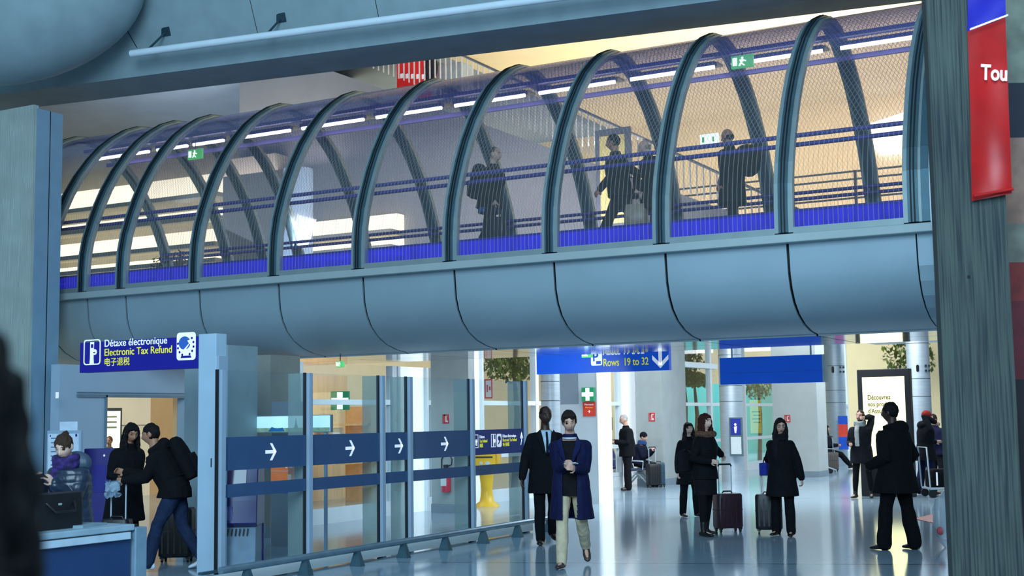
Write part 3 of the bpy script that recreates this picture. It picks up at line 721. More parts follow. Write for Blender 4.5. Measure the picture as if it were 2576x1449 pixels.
# mezzanine slab over the far hall
b=MB(); b.b2((-13.6,22.2,4.62),(10,57,4.95)); b.build('ceiling_mezzanine',mat('mezz_white','#b9c4cc',.6,0,.04,3),kind='structure')
b=MB(); b.b2((-60,24,4.62),(-13.6,46,4.95)); b.build('ceiling_mezzanine_left',conc,kind='structure')
# ramp with balusters
YR=24.5
rp=thing('ramp','pale concrete ramp with slim white balusters descending behind the bridge','ramp',(-14,YR,4.9))
rl=lambda px,py: ony(px,py,YR)-V((-14,YR,4.9))
e0,e1=rl(700,78),rl(2000,590); d_=e1-e0
b=MB(); lo=-.2
b.hexa([V((e0.x-1.2,0,lo)),V((e1.x,0,lo)),V((e1.x,1.6,lo)),V((e0.x-1.2,1.6,lo))],[V((e0.x-1.2,0,e0.z)),V((e1.x,0,max(lo+.05,e1.z))),V((e1.x,1.6,max(lo+.05,e1.z))),V((e0.x-1.2,1.6,e0.z))]); b.build('ramp_wall',mat('ramp_concrete','#8d9096',.75,0,.06,1.5,.05),rp)
h0,h1=rl(1165,140),rl(2080,560); hd_=(h1-h0)/(h1.x-h0.x); HR=lambda x: h0+hd_*(x-h0.x)
MB().cyl(HR(e0.x-1),HR(h1.x),.03).build('top_rail',mat('rail_grey','#6e7684',.4,.4),rp,True)
b=MB(); x=e0.x; nb=0
while x<h1.x:
    zt=HR(x).z; zb=e0.z+(e1.z-e0.z)/(e1.x-e0.x)*(x-e0.x); b.b2((x-.012,-.012,zb),(x+.012,.012,zt)); x+=.14
o=b.build('balusters',mat('baluster_white','#d9dee4',.4,.2),rp); o['kind']='stuff'
t=thing('guard_rail','long horizontal guard rail with posts beyond the right half of the bridge','railing',(-9,26.5,4.95))
a_,c_=ony(1690,470,26.5),ony(2290,425,26.5); zr=(a_.z+c_.z)/2-4.95
for k,dz in enumerate((0,-.16,-.55,-.75)): MB().cyl((a_.x+9,0,zr+dz),(c_.x+11,0,zr+dz),.022).build('rail',mat('rail_grey','#6e7684'),t,True)
x=a_.x+9.1
while x<c_.x+11: MB().b2((x-.025,-.03,0),(x+.025,.03,zr+.02)).build('post',mat('rail_grey','#6e7684'),t); x+=1.3
# boards standing behind the balusters
q=ony(1045,185,YR+.7); t=thing('advertising_board','red advertising board behind the ramp balusters','board',q)
MB().b2((-.52,0,-.6),(.42,.06,.42)).build('red_panel',mat('ad_red','#c41d1d',.5,0,.15,5,emit=.5),t); flat('white_marks',[rect(-.42+.15*i,-.06-.025*i,.09,.11) for i in range(5)],frameY((0,-.005,.0)),w_txt,t)
MB().ball((.42,.0,.05),(.2,.05,.32)).build('dark_motif',mat('ad_dark','#20233a',.5),t,True)
q=ony(1120,190,YR+.9); t=thing('white_cabinet','pale blue cabinet behind the ramp beside the red board','cabinet',q); MB().b2((-.25,0,-.6),(.45,.5,.28)).build('cabinet_body',mat('cab_blue','#9fb4cc',.5),t,bevel=.03); flat('cabinet_grille',[rect(.02+.1*i,-.22,.06,.05) for i in range(4)],frameY((0,-.004,0)),blk,t)
t=thing('framed_notice','tall yellow framed notice board beyond the bridge behind the middle walker','sign',ony(1542,372,23.6)); a=ony(1500,430,23.6)-ony(1542,372,23.6); c=ony(1586,318,23.6)-ony(1542,372,23.6)
MB().b2((a.x,-.03,a.z-1.2),(c.x,.03,c.z)).build('frame',mat('frame_grey','#5b6272',.5),t); MB().b2((a.x+.1,-.04,a.z-1.1),(c.x-.12,-.028,c.z-.14)).build('yellow_panel',mat('notice_yellow','#c9bb78',.6,emit=.35),t)
# lit coves, columns and planting on the upper level, left
cove=mat('cove_glow','#fff0cc',.6,0,.04,2,emit=1.7)
YL=27.
def covebox(px0,px1,y0,y1,px,group,label,yy=YL,m=cove):
    a=ony(px,y0,yy); c=ony(px,y1,yy); x0=ony(px0,y0,yy).x; x1=ony(px1,y0,yy).x
    t=thing('lit_cove',label,'light',(x0,yy,c.z),0,group)
    MB().b2((0,0,0),(x1-x0,.3,a.z-c.z)).build('glowing_panel',m,t); MB().b2((0,-.25,-.12),(x1-x0,.3,-.005)).build('ledge',conc_warm,t)
for y0,y1 in ((452,500),(538,556),(588,622),(650,662),(690,712)): covebox(60,556,y0,y1,420,'glowing ceiling coves at the left end','long warm glowing cove strip seen through the left end of the bridge')
for y0,y1 in ((548,588),(606,626),(640,652)): covebox(783,998,y0,y1,890,'short glowing coves beyond the middle of the bridge','short warm glowing cove strip seen through the middle of the bridge',24.15)
b=MB(); b.b2((-60,28,4.9),(ony(600,600,28).x,28.4,10.4)); b.build('wall_coves',conc_warm,kind='structure')
def column(px0,px1,yy,z0,z1,m,label,name='round_column',cat='column',sec=None):
    a=ony(px0,900,yy); c=ony(px1,900,yy); r=(c.x-a.x)/2*.93
    t=thing(name,label,cat,((a.x+c.x)/2,yy,z0),0,kind='structure'); MB().cyl((0,0,0),(0,0,z1-z0),r,n=32).build('shaft',m,t,True); return t
a=ony(560,600,24.); c=ony(692,600,24.); t=thing('square_column','broad beige concrete column beyond the left half of the bridge','column',(a.x,24,4.9),0,kind='structure'); MB().b2((0,0,0),(c.x-a.x,.8,ony(620,395,24.).z-4.9)).build('shaft',mat('column_taupe','#8f8b86',.8,0,.07,3,.1),t)
b=ony(720,430,23.4); column(718,782,23.4,4.9,b.z,mat('frosted_blue','#b6cfe6',.4,0,.05,2,emit=.25),'frosted pale blue round column behind the bridge')
pl=ony(430,690,25.2); t=thing('planter_shrub','leafy green shrub behind the left end of the footbridge','plant',(pl.x,25.2,4.96)); MB().b2((-.9,-.2,0),(1.0,.2,.35)).build('planter_box',conc,t); MB().leafy((.1,0,.75),(.95,.25,.42),700,.07).build('foliage',[mat('leaf_dark','#3c4a38',.6),mat('leaf_mid','#566350',.6)],t)
a,c=ony(2188,392,36.2),ony(2262,280,36.2); b=MB(); P=[(V((a.x,0,a.z))+V(((c.x-a.x)*u,0,(c.z-a.z)*w))) for u,w in ((.35,0),(1.4,0),(1.4,1),(.1,.8),(0,.45),(.08,.2))]; b.hexa([p+V((0,36.35,0)) for p in P],[p+V((0,36.2,0)) for p in P]); b.build('window_1',mat('sky_white','#eef6ff',.5,0,.02,2,emit=2.5),kind='structure')
# ------------------------------------------------------------------ facade along the left side of the hall (plane x = -13.5)
XF=-13.5
yf=lambda px: onx(px,1020,XF).y
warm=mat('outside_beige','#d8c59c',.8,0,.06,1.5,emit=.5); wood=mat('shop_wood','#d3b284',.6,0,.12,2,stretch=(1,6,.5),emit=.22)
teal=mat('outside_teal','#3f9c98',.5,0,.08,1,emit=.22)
pane=glassmat('facade_glass',(.93,.97,1),.05)
HT=4.6
nwin=[1]
def window(px0,px1,rails=(2.0,),z1=HT,z0=.25,fw=.07,kindm=white):
    y0,y1=yf(px0),yf(px1); nwin[0]+=1; z1=min(z1,2.68 if px0<1095 else HT)
    b=MB(); x=XF
    b.b2((x-.06,y0,0),(x+.06,y1,z0))
    for y in (y0+fw/2,y1-fw/2): b.b2((x-.07,y-fw*.49,z0),(x+.07,y+fw*.49,z1))
    for z in rails: b.b2((x-.06,y0+fw,z-.045),(x+.06,y1-fw,z+.045))
    o=b.build('window_%d'%nwin[0],kindm,kind='structure')
    b=MB(); b.poly([(x,y0,z0),(x,y1,z0),(x,y1,z1),(x,y0,z1)]); b.build('pane',pane,o); return o
def wallp(px0,px1,z0,z1,m,x=XF,name='wall_left',d=.12):
    z1=min(z1,2.68 if px0<1095 else HT); b=MB(); b.b2((x-d,yf(px0),z0),(x,yf(px1),z1)); return b.build(name,m,kind='structure')
bright=mat('bright_panel','#e6f0f6',.4,0,.03,2,emit=.55); greyp=mat('grey_panel','#7b8a96',.5,0,.05,2)  # emission in bright_panel imitates light falling on the white panels
dwood=mat('dark_wood','#6a5038',.6,0,.2,3)
wallp(545,600,1.98,HT,mat('panel_blue_white','#c3d6e4',.4,0,.03,2)); wallp(545,612,0,1.95,dwood); wallp(545,612,1.93,2.0,white,XF+.02)
wallp(676,748,2.25,HT,offw); wallp(676,748,0,2.25,greyp)
window(748,985,(2.02,)); window(985,1000,(2.02,)); wallp(1000,1066,0,HT,bright); window(1066,1088,(2.02,)); wallp(1180,1206,0,HT,bright)
window(1206,1345,(2.02,.95)); window(1345,1412,(2.02,)); 
window(1512,1557,(2.02,.98,.3)); wallp(1557,1598,0,HT,bright); window(1598,1606,(2.02,)); window(1690,1785,(2.02,.98,3.12)); window(1785,1822,(2.02,.98)); window(1870,1950,(2.02,.98)); wallp(1993,2012,0,HT,bright)
window(2012,2080,(2.02,1.0)); window(2080,2130,(2.02,1.))
t=MB(); t.b2((XF-.14,yf(1690),3.05),(XF+.09,yf(1800),3.2)); t.build('trim_1',white,kind='structure')
# what stands beyond the glass
b=MB(); b.b2((-17.6,18.6,0),(-17.5,24.0,2.7)); b.build('wall_shop',wood,kind='structure')
b=MB(); b.b2((-21,26,0),(-20.8,47,9)); b.build('wall_outside',warm,kind='structure')
b=MB(); b.b2((-19.2,44,0),(-19,70,3.0)); b.build('wall_outside_teal',teal,kind='structure')
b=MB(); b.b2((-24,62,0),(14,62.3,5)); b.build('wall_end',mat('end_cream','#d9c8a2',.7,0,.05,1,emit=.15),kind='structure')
# goods in the shop window
sh=thing('shop_shelf','warm wooden shop shelf unit behind the facade glass','shelf',(-16.6,19.6,0),0)
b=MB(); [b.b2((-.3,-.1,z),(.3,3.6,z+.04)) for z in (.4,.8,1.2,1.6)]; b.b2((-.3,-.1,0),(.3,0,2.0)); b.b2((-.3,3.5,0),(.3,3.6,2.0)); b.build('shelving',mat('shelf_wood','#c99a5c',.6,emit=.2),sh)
for i,(y,z,w,h,c) in enumerate(((.5,.44,.5,.3,'#b86a3a'),(1.4,.44,.6,.3,'#c9b070'),(2.4,.84,.5,.3,'#7a9a6a'),(.5,.84,.4,.3,'#caa0a0'),(1.3,1.24,.6,.3,'#d08a5a'),(2.5,1.24,.5,.32,'#b9a58a'))):
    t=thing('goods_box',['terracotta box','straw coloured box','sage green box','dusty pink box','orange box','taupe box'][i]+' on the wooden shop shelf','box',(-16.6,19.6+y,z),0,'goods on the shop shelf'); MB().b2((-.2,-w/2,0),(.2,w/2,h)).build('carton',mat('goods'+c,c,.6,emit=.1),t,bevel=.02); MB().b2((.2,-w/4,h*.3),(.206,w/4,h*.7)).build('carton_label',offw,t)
def at_depth(px,py,Y): return ony(px,py,Y)
# pharmacy cross seen inside the shop and on the slab
def cross_sign(p,w,label,M,rz=0):
    t=thing('pharmacy_cross_sign',label,'sign',p,rz); MB().b2((-w/2,0,-w/2),(w/2,.08,w/2)).build('sign_box',dgreen,t,bevel=.005)
    c=w*.30; flat('white_cross',[rect(-c/2,-w*.46,c,w*.92),rect(-w*.46,-c/2,w*.92,c)],frameY((0,-.002,0)),wlit,t); return t
p=onx(855,1008,-14.4); cross_sign(p,.34,'green pharmacy cross glowing inside the shop behind glass',0,math.radians(25))
YS=23.7; a=ony(1412,1200,YS).x; c=ony(1514,1200,YS).x
t=thing('sign_wall','pale grey free-standing wall slab carrying the pharmacy signs','wall slab',(a,YS,0),0)
MB().b2((0,0,0),(c-a-.06,.5,3.6)).build('slab',mat('slab_grey','#b4bfc6',.5,0,.05,2),t); MB().b2((c-a-.06,-.02,0),(c-a,.52,3.6)).build('edge_strip',bright,t)
z_=lambda py:ony(1480,py,YS).z
b=MB(); b.b2((0.02,-.008,z_(1015)),(.42,0,z_(930))); b.build('grey_upper_panel',greyp,t)
p=ony(1478,992,YS-.1); cross_sign(p,.27,'green and white pharmacy cross sign on the pale slab, above the red plate',0)
p=ony(1482,1029,YS-.02); t=thing('pharmacy_name_sign','red pharmacy name plate below the green cross on the slab','sign',p); MB().b2((-.14,0,-.14),(.14,.02,.14)).build('red_plate',mat('sign_red','#b3301f',.5,emit=.3),t,bevel=.003)
M0=frameY((0,-.003,0)); text('Pharmacie',.048,M0@Matrix.Translation((0,.075,0)),w_txt,t,align='CENTER'); text('Pharmacy',.042,M0@Matrix.Translation((0,.018,0)),mat('lettering_orange','#ffb340',.5,emit=.4),t,align='CENTER'); flat('arrow',[[(x*.9,y*.9) for x,y in q] for q in arrow_r(0,-.055,.06)],M0,w_txt,t)
# concrete pillars inside the facade
def pillar(px0,px1,yy,dy,m,label,z1=HT):
    a=ony(px0,1100,yy).x; c=ony(px1,1100,yy).x; t=thing('concrete_pillar',label,'pillar',(a,yy,0),0,kind='structure'); MB().b2((0,0,0),(c-a,dy,z1)).build('shaft',m,t); MB().b2((-.01,-.012,0),(c-a+.01,dy,.16)).build('plinth',greyp,t); return t,c-a
pc=mat('pillar_grey','#9aa3a3',.75,0,.07,3,.1)
pillar(610,680,15.4,.7,mat('pillar_taupe','#8c8d86',.75,0,.07,3,.1),'taupe concrete pillar behind the first glass panel',2.7)
pillar(1085,1180,20.6,.22,pc,'concrete pillar with the red fire extinguisher')
t,w=pillar(1602,1668,30.3,1.6,pc,'concrete pillar behind the seated traveller in a hood'); 
t,w=pillar(1946,2058,35.2,.9,mat('pillar_light','#b0b7b6',.7,0,.05,3),'pale concrete pillar behind the woman in glasses')
pillar(1100+366,1100+400,31.,.5,pc,'slim concrete pillar beside the pharmacy slab')
def fire_sign(px,py,yy,label,w=.2,h=.24):
    p=ony(px,py,yy-.012); t=thing('fire_sign',label,'sign',p); MB().b2((-w/2,0,-h/2),(w/2,.01,h/2)).build('plate',offw,t); r=mat('fire_red','#c23030',.5)
    flat('red_border',frame2(-w/2,-h/2,w,h,.03)+[rect(-.045,-.07,.03,.13),circ(-.03,.07,.02,8),rect(.015,-.03,.035,.08)],frameY((0,-.001,0)),r,t,.003); return t
fire_sign(1638,994+0,28.5,'small red and white fire sign on the pillar above the seated traveller',.17,.21) if 0 else fire_sign(1640,1049,30.3,'small red and white fire sign on the pillar above the seated traveller',.17,.21)
fire_sign(1122,1054,20.6,'small red and white fire extinguisher sign above the extinguisher',.15,.17); fire_sign(1981,1053,35.2,'faint fire sign on the pale pillar behind the woman in glasses',.17,.2)
fire_sign(1229,978,24.6,'red edged notice on the window near the yellow mailbox',.2,.42)
p=ony(22,1061,15.0); fire_sign(22,1061,15.02,'red and white fire sign on the left concrete pillar',.13,.13)
p=ony(1122,1205,20.505); t=thing('fire_extinguisher','red fire extinguisher with looped black hose hung on a concrete pillar','fire extinguisher',p); rd=mat('ext_red','#c0203a',.35,0,.1,4)
b=MB(); b.tube([(0,0,-.24),(0,0,-.23),(0,0,.1),(0,0,.16),(0,0,.2)],[.06,.088,.088,.07,.03],16); b.build('cylinder_body',rd,t,True); MB().b2((-.03,-.05,.2),(.03,.05,.26)).build('valve',blk,t,bevel=.01)
MB().b2((-.06,-.092,-.12),(.06,-.085,.04)).build('label_plate',offw,t)
MB().tube([(.02,0,.22),(.12,0,.26),(.13,0,.36),(.07,0,.46),(-.02,0,.46),(-.09,0,.36),(-.09,0,.2),(-.08,-.02,.0)],.014,8).build('hose',blk,t,True)
# yellow mailbox
p=onz(1225,1273); t=thing('mailbox','bright yellow mailbox on a flared pedestal','mailbox',p,math.radians(20)); ye=mat('mail_yellow','#e2b400',.35,0,.08,4,emit=.12)
b=MB(); b.loft([(V((0,0,0)),V((1,0,0)),V((0,1,0)),.26,.26),(V((0,0,.03)),V((1,0,0)),V((0,1,0)),.24,.24),(V((0,0,.10)),V((1,0,0)),V((0,1,0)),.14,.14),(V((0,0,.3)),V((1,0,0)),V((0,1,0)),.11,.11),(V((0,0,.7)),V((1,0,0)),V((0,1,0)),.15,.15)],20); b.build('pedestal',ye,t,True)
MB().b2((-.24,-.2,.7),(.22,.2,1.05)).build('letter_box',ye,t,bevel=.02); MB().b2((.22,-.2,.7),(.27,.2,1.05)).build('front_door',mat('mail_yellow2','#d8a800',.35,emit=.1),t,bevel=.02); MB().b2((-.2,-.206,.94),(.16,-.2,.97)).build('letter_slot',blk,t)
flat('emblem',[circ(.06,.84,.05,12,.035),rect(-.1,.82,.06,.05)],frameY((0,-.203,0)),offw,t)
# steel air columns
MC=lambda p: Matrix(((_r.x,0,-FH.x,p[0]),(_r.y,0,-FH.y,p[1]),(0,1,0,p[2]),(0,0,0,1)))
def air_column(px,wpx,X=None,Y=None,label='',vents=True,zt=HT):
    q=onx(px,1100,X) if X is not None else ony(px,1100,Y); dep=(q-V((0,0,CZ))).dot(FW); r=wpx/2/F*dep
    t=thing('air_column',label,'column',(q.x,q.y,0),0,kind='structure'); MB().cyl((0,0,0),(0,0,zt),r,n=40).build('shaft',steel,t,True)
    for z in (2.05,2.45,3.25): MB().cyl((0,0,z),(0,0,z+.012),r*1.006,n=40).build('seam',rubber,t,True)
    if vents:
        zc=1.7+.12/1*0+ (1045-935)/F*dep
        def on(u,v): 
            a=u/r; a=max(-.95,min(.95,a)); return _r*u-FH*(math.sqrt(1-a*a)*r+.004)+V((0,0,zc+v))
        MM=MC(on(-.36*r,0)); flat('oval_grille',[rrect(-.13*r,-.32*r,.26*r,.64*r,.12*r,4)],MM,blk,t,.01)
        for u in (.35,.72):
            for v in (-.18,.18): 
                MM=MC(on(u*r,v*r*1.2)); nz=flat('air_nozzle',[circ(0,0,.12*r,16,.13*r)],MM,mat('nozzle_ring','#6f7d88',.3,.7),t,.03); flat('nozzle_core',[circ(0,0,.07*r,12)],MM@Matrix.Translation((0,0,.03)),blk,nz,.006)
    return t
air_column(1387,50,X=-12.7,label='plain steel air column behind the man in the suit',vents=False)
air_column(1842,58,X=-11.6,label='steel air column behind the left end of the plain blue sign')
air_column(2105,52,X=-11.6,label='steel air column with round nozzles right of the plain blue sign')
air_column(2318,56,Y=30.5,label='steel air column with round nozzles behind the lit advertising panel')
# posters, screens
def board_C(name,label,cat,px0,px1,py0,py1,Y,parts,facing=True,frame=blk,fr=.03):
    """upright board facing the viewer's side; parts = (name, material, x0,y0,x1,y1 as fractions)"""
    a=ony(px0,py1,Y); c=ony(px1,py0,Y); t=thing(name,label,cat,a); w=c.x-a.x; h=c.z-a.z
    MB().b2((0,0,0),(w,.06,h)).build('board_frame',frame,t,bevel=.004)
    for n,m,x0,y0,x1,y1 in parts: MB().b2((w*x0,-.008,h*y0),(w*x1,0.0,h*y1)).build(n,m,t)
    return t,w,h
dblue=mat('poster_blue','#1b2a8c',.5,0,.2,6,emit=.12)
t,w,h=board_C('poster_board','framed poster, dark blue above and white below, on the steel column','poster',1836,1866,1050,1148,onx(1842,1100,-11.6).y-.55,(('blue_half',dblue,.12,.55,.9,.97),('white_half',offw,.12,.06,.9,.5)),frame=mat('frame_teal','#50686f',.5)); flat('dancer_mark',[circ(w*.5,h*.82,.03),[(w*.45,h*.6),(w*.55,h*.6),(w*.62,h*.78),(w*.4,h*.76)]],frameY((0,-.01,0)),w_txt,t)
t,w,h=board_C('column_poster','red and blue poster on the steel column beside the bearded man','poster',2111,2131,1046,1131,onx(2105,1100,-11.6).y-.62,(('blue_head',mat('col_blue','#1f55c8',.5,emit=.3),0,.75,1,1),('red_band',mat('col_red','#d8483a',.5,emit=.3),0,.38,1,.75),('blue_foot',mat('col_blue','#1f55c8'),0,0,1,.38)),frame=greyp)
t,w,h=board_C('yellow_screen','tall glowing yellow advertising screen behind the far windows','screen',2018,2046,1000,1092,43.,(('lit_face',mat('yellow_lit','#f2dc58',.5,0,.05,2,emit=1.3),.03,.03,.97,.97),)); 
for i,s in enumerate(('Votre','vol en','direct')): pass
flat('text_bars',[rect(w*.1,h*(.62-.1*i),w*(.7-.1*(i%2)),h*.03) for i in range(4)],frameY((0,-.012,0)),mat('bar_brown','#7a6a2a',.5),t)
t,w,h=board_C('information_screen','blue information screen behind the window left of the grey-haired man','screen',1509,1538,1050,1082,30.8,(('blue_display',mat('disp_blue','#2d6fd0',.4,0,.2,8,emit=.7),.05,.06,.95,.94),)); flat('rows',[rect(w*.1,h*(.3+.25*i),w*.3,h*.1) for i in range(2)],frameY((0,-.012,0)),w_txt,t)
# big lit advertising panel
a=ony(2168,1255,27.3); c=ony(2287,928,27.3); w=c.x-a.x; zt=ony(2168,930,27.3).z; t=thing('digital_advertising_panel','tall glowing cream advertising panel in a black frame','screen',(a.x,27.3,0))
MB().b2((0,0,0),(w,.22,zt)).build('casing',blk,t,bevel=.01); MB().b2((w*.10,-.01,.62),(w*.90,0,zt-.16)).build('lit_face',mat('panel_glow','#fff7b4',.5,0,.02,1,emit=1.4),t)
for i,s in enumerate(("Découvrez","nos produits","d'Assurance")): text(s,.135,frameY((w*.19,-.016,zt-.62-.14*i)),mat('panel_letter','#4a4618',.7),t,bold=.02,sx=.78)
# blue hanging signs
sb=mat('sign_blue','#0a4cc0',.4,0,.04,2,emit=.42)
YB=21.25
a=ony(1350,942,YB); c=ony(1683,930,YB); L_=c.x-a.x; H_=.52
t=thing('rows_direction_sign','long blue hanging direction sign with white and yellow lettering and down arrow','sign',a)
MB().b2((0,0,0),(L_,.12,H_)).build('sign_box',sb,t,bevel=.004); M0=frameY((0,-.003,0))
u=L_/333
flat('parking_icon',[rrect(142*u,16*u,28*u,36*u,4*u)],M0,w_txt,t,.003); text('P',.22,frameY((146*u,-.007,26*u)),sb,t,'icon_letter',bold=.02); flat('car_mark',[rect(155*u,19*u,12*u,7*u)],frameY((0,-.006,0)),sb,t,.002)
text('Allées 19 à 32',.185,frameY((172*u,-.004,39*u)),w_txt,t,bold=.012,sx=.76); text('Rows  19 to 32',.185,frameY((172*u,-.004,14*u)),y_txt,t,bold=.012,sx=.76)
flat('down_arrow',arrow_d(313*u,28*u,46*u,.18),M0,w_txt,t); 
for x in (.3,L_-.3): MB().cyl((x,.06,H_),(x,.06,2.0),.015).build('hanger',steel,t)
a=ony(1812,968,YB); c=ony(2070,963,YB); H2=(ony(2070,893,YB)-c).z
t=thing('blank_blue_sign','plain blue hanging sign without lettering, right of the rows sign','sign',a); MB().b2((0,0,0),(c.x-a.x,.12,H2)).build('sign_box',sb,t,bevel=.004); MB().b2((0,-.003,H2*.42),(c.x-a.x,0,H2*.43)).build('panel_seam',mat('seam_blue','#3d78d8',.5),t); MB().b2((c.x-a.x,-.005,0),(c.x-a.x+.05,.125,H2)).build('end_cap',offw,t)
for x in (.2,c.x-a.x-.2): MB().cyl((x,.06,H2),(x,.06,2.2),.015).build('hanger',steel,t)
exit_sign(ony(856,916,16.9),'small green exit sign above the glass partition',.14,.10); exit_sign(ony(1477,889,21.0),'green exit sign above the blue rows sign',.2,.15)
# ------------------------------------------------------------------ glass partition
XP=-9.5
pp=thing('glass_partition','glass partition with dark blue bands and white arrows along the hall','partition',(XP,14,0),0)
PQ=lambda b,n,m,**k: _pq(b,n,m,**k)
def _pq(b,n,m,parent=None,smooth=False,**k):
    o=b.build(n,m,parent or pp,smooth,**k)
    if not parent: o.matrix_parent_inverse=Matrix.Translation((-XP,-14,0))
    return o
post_al=mat('post_aluminium','#a9bed4',.4,.3,.04,4)
PY=[onx(px,1200,XP).y for px in (550,771,956,1026,1184,1319)]; TOP=2.26
gl=glassmat('partition_glass',(.88,.95,.97),.04); fin=glassmat('glass_fin',(.78,.84,.82),.04,.1,.38,(.42,.50,.49))
band=mat('band_blue','#35557f',.5,0,.05,4,alpha=.9); bandn=mat('band_navy','#14307c',.5,0,.05,4)
for i,y in enumerate(PY):
    b=MB(); b.b2((XP-.005,y-.01,0),(XP+.05,y+.055,TOP)); po=PQ(b,'post',post_al); b=MB(); b.b2((XP-.03,y-.03,0),(XP+.005,y-.01,TOP+.005)); PQ(b,'dark_edge',rubber,parent=po)
    if i: b=MB(); b.b2((XP-.26,y-.012,.02),(XP-.03,y+.0,TOP)); PQ(b,'glass_fin',fin)
for i in range(5):
    y0,y1=PY[i]+.055,PY[i+1]-.035
    b=MB(); b.poly([(XP,y0,.14),(XP,y1,.14),(XP,y1,TOP),(XP,y0,TOP)]); g_=PQ(b,'glass_pane',gl)
    last=i==4
    b=MB(); b.b2((XP+.008,y0,1.19),(XP+.014,y1,1.545)); bd_=PQ(b,'sign_band' if last else 'wide_band',bandn if last else band)
    b=MB(); b.b2((XP+.008,y0,.905),(XP+.014,y1,1.045)); PQ(b,'narrow_band',band)
    if not last:
        ya=(y0+y1)/2+.08; s=.19
        o=flat('arrow',[[(x,y) for x,y in q] for q in arrow_r(0,0,s,.2)],frameX((XP+.016,ya,1.37)),w_txt,bd_,.003)
    else:
        W=y1-y0; P0=frameX((XP+.016,y0,1.19)); q=bd_
        sx=W/1.62
        flat('kiosk_icon',[[(x*sx,y) for x,y in k] for k in frame2(.01,.10,.14,.19,.01)+[rect(.05,.14,.03,.08),circ(.1,.2,.025,8),rect(.08,.13,.03,.07)]+frame2(.55,.10,.15,.19,.01)+[rect(.61,.11,.035,.17),circ(.655,.19,.03,8)]],P0,w_txt,q,.003)
        flat('globe_icon',[[(x*sx,y) for x,y in rrect(.73,.10,.15,.19,.03)]],P0,w_txt,q,.003); flat('globe_swirl',[[(x*sx,y) for x,y in k] for k in (circ(.805,.225,.045,12,.035),[(.75,.13),(.8,.15),(.86,.22),(.83,.22)])],P0@Matrix.Translation((0,0,.003)),bandn,q,.002)
        for x,s1,s2,s3 in ((.19,'Détaxe','Tax Refund','退税'),(.92,'Détaxe électronique','Electronic Tax Refund','电子退税')):
            text(s1,.062,P0@Matrix.Translation((x*sx,.235,0)),w_txt,q,bold=.01,sx=.86*sx); text(s2,.062,P0@Matrix.Translation((x*sx,.175,0)),y_txt,q,bold=.01,sx=.84*sx); text(s3,.06,P0@Matrix.Translation((x*sx,.11,0)),y_txt,q,bold=.01,sx=.9*sx)
        flat('up_arrow',[[(x*sx,y) for x,y in k] for k in ([(1.55,.31),(1.60,.22),(1.58,.205),(1.55,.25)],[(1.55,.31),(1.55,.25),(1.52,.205),(1.50,.22)],[(1.54,.29),(1.56,.29),(1.56,.17),(1.54,.17)],[(1.54,.18),(1.56,.18),(1.53,.11),(1.51,.115)])],P0,w_txt,q,.003)
y0,y1=PY[0]-.3,PY[-1]+.1
b=MB(); b.b2((XP-.05,y0,.02),(XP+.08,y1,.12)); PQ(b,'base_channel',offw)
b=MB(); b.b2((XP+.0,y0,.14),(XP+.05,y1,.17)); PQ(b,'dark_rail',ringm)
b=MB(); b.cyl((XP+.30,y0,.20),(XP+.30,y1+.25,.20),.038); PQ(b,'bumper_rail',mat('bumper_metal','#7c95a4',.35,.6),smooth=True)
y=y1+.1
while y>y0:
    b=MB(); b.hexa([(XP+.22,y-.045,0),(XP+.38,y-.045,0),(XP+.38,y+.045,0),(XP+.22,y+.045,0)],[(XP+.27,y-.025,.17),(XP+.33,y-.025,.17),(XP+.33,y+.025,.17),(XP+.27,y+.025,.17)]); PQ(b,'bumper_foot',ringm); y-=.98
# tax refund kiosk behind the glass, info totem, panorama reflection built as a glowing board
def kiosk(label,p,rz,h=1.28,w=.62):
    t=thing('tax_refund_kiosk',label,'kiosk',p,rz); b=MB(); b.hexa([(-w/2,-.3,.0),(w/2,-.3,0),(w/2,.3,0),(-w/2,.3,0)],[(-w/2,-.24,.52),(w/2,-.24,.52),(w/2,.3,.52),(-w/2,.3,.52)]); b.build('grey_base',mat('kiosk_grey','#7d92a8',.5),t,bevel=.01)
    P=[(-.27,.5),(-.34,.54),(-.30,.8),(-.20,h),(.30,h),(.34,.9),(.34,.02),(.26,.02),(.26,.5)]
    b=MB(); b.hexa([(-w/2-.02,x,z) for x,z in P],[(w/2+.02,x,z) for x,z in P]); b.build('navy_housing',navy,t,bevel=.01)
    flat('vent_slots',[[(-.2+.045*i,.42),(-.185+.045*i,.42),(-.175+.045*i,.5),(-.19+.045*i,.5)] for i in range(10)],frameY((0,-.27,-.02)),blk,t,.012); b=MB(); b.box((.0,-.275,h*.8),(.4,.01,.26),Matrix.Rotation(-.25,3,'X')); b.build('touch_screen',mat('kiosk_screen','#2a1048',.15,0,.2,4,emit=.2),t)
    MB().b2((-.1,-.335,.58),(.05,-.325,.74)).build('card_slot',mat('slot_grey','#5a5aa0',.4),t); return t
kiosk('navy tax refund kiosk with grey vented base behind the glass partition',V((-10.45,12.05,0)),math.radians(32))
p=ony(712,1398,14.4); t=thing('information_totem','grey totem with orange and blue panels behind the glass partition','totem',(p.x,14.4,0)); a=ony(683,1100,14.4).x-p.x; c=ony(741,1100,14.4).x-p.x; zz=lambda py: ony(712,py,14.4).z
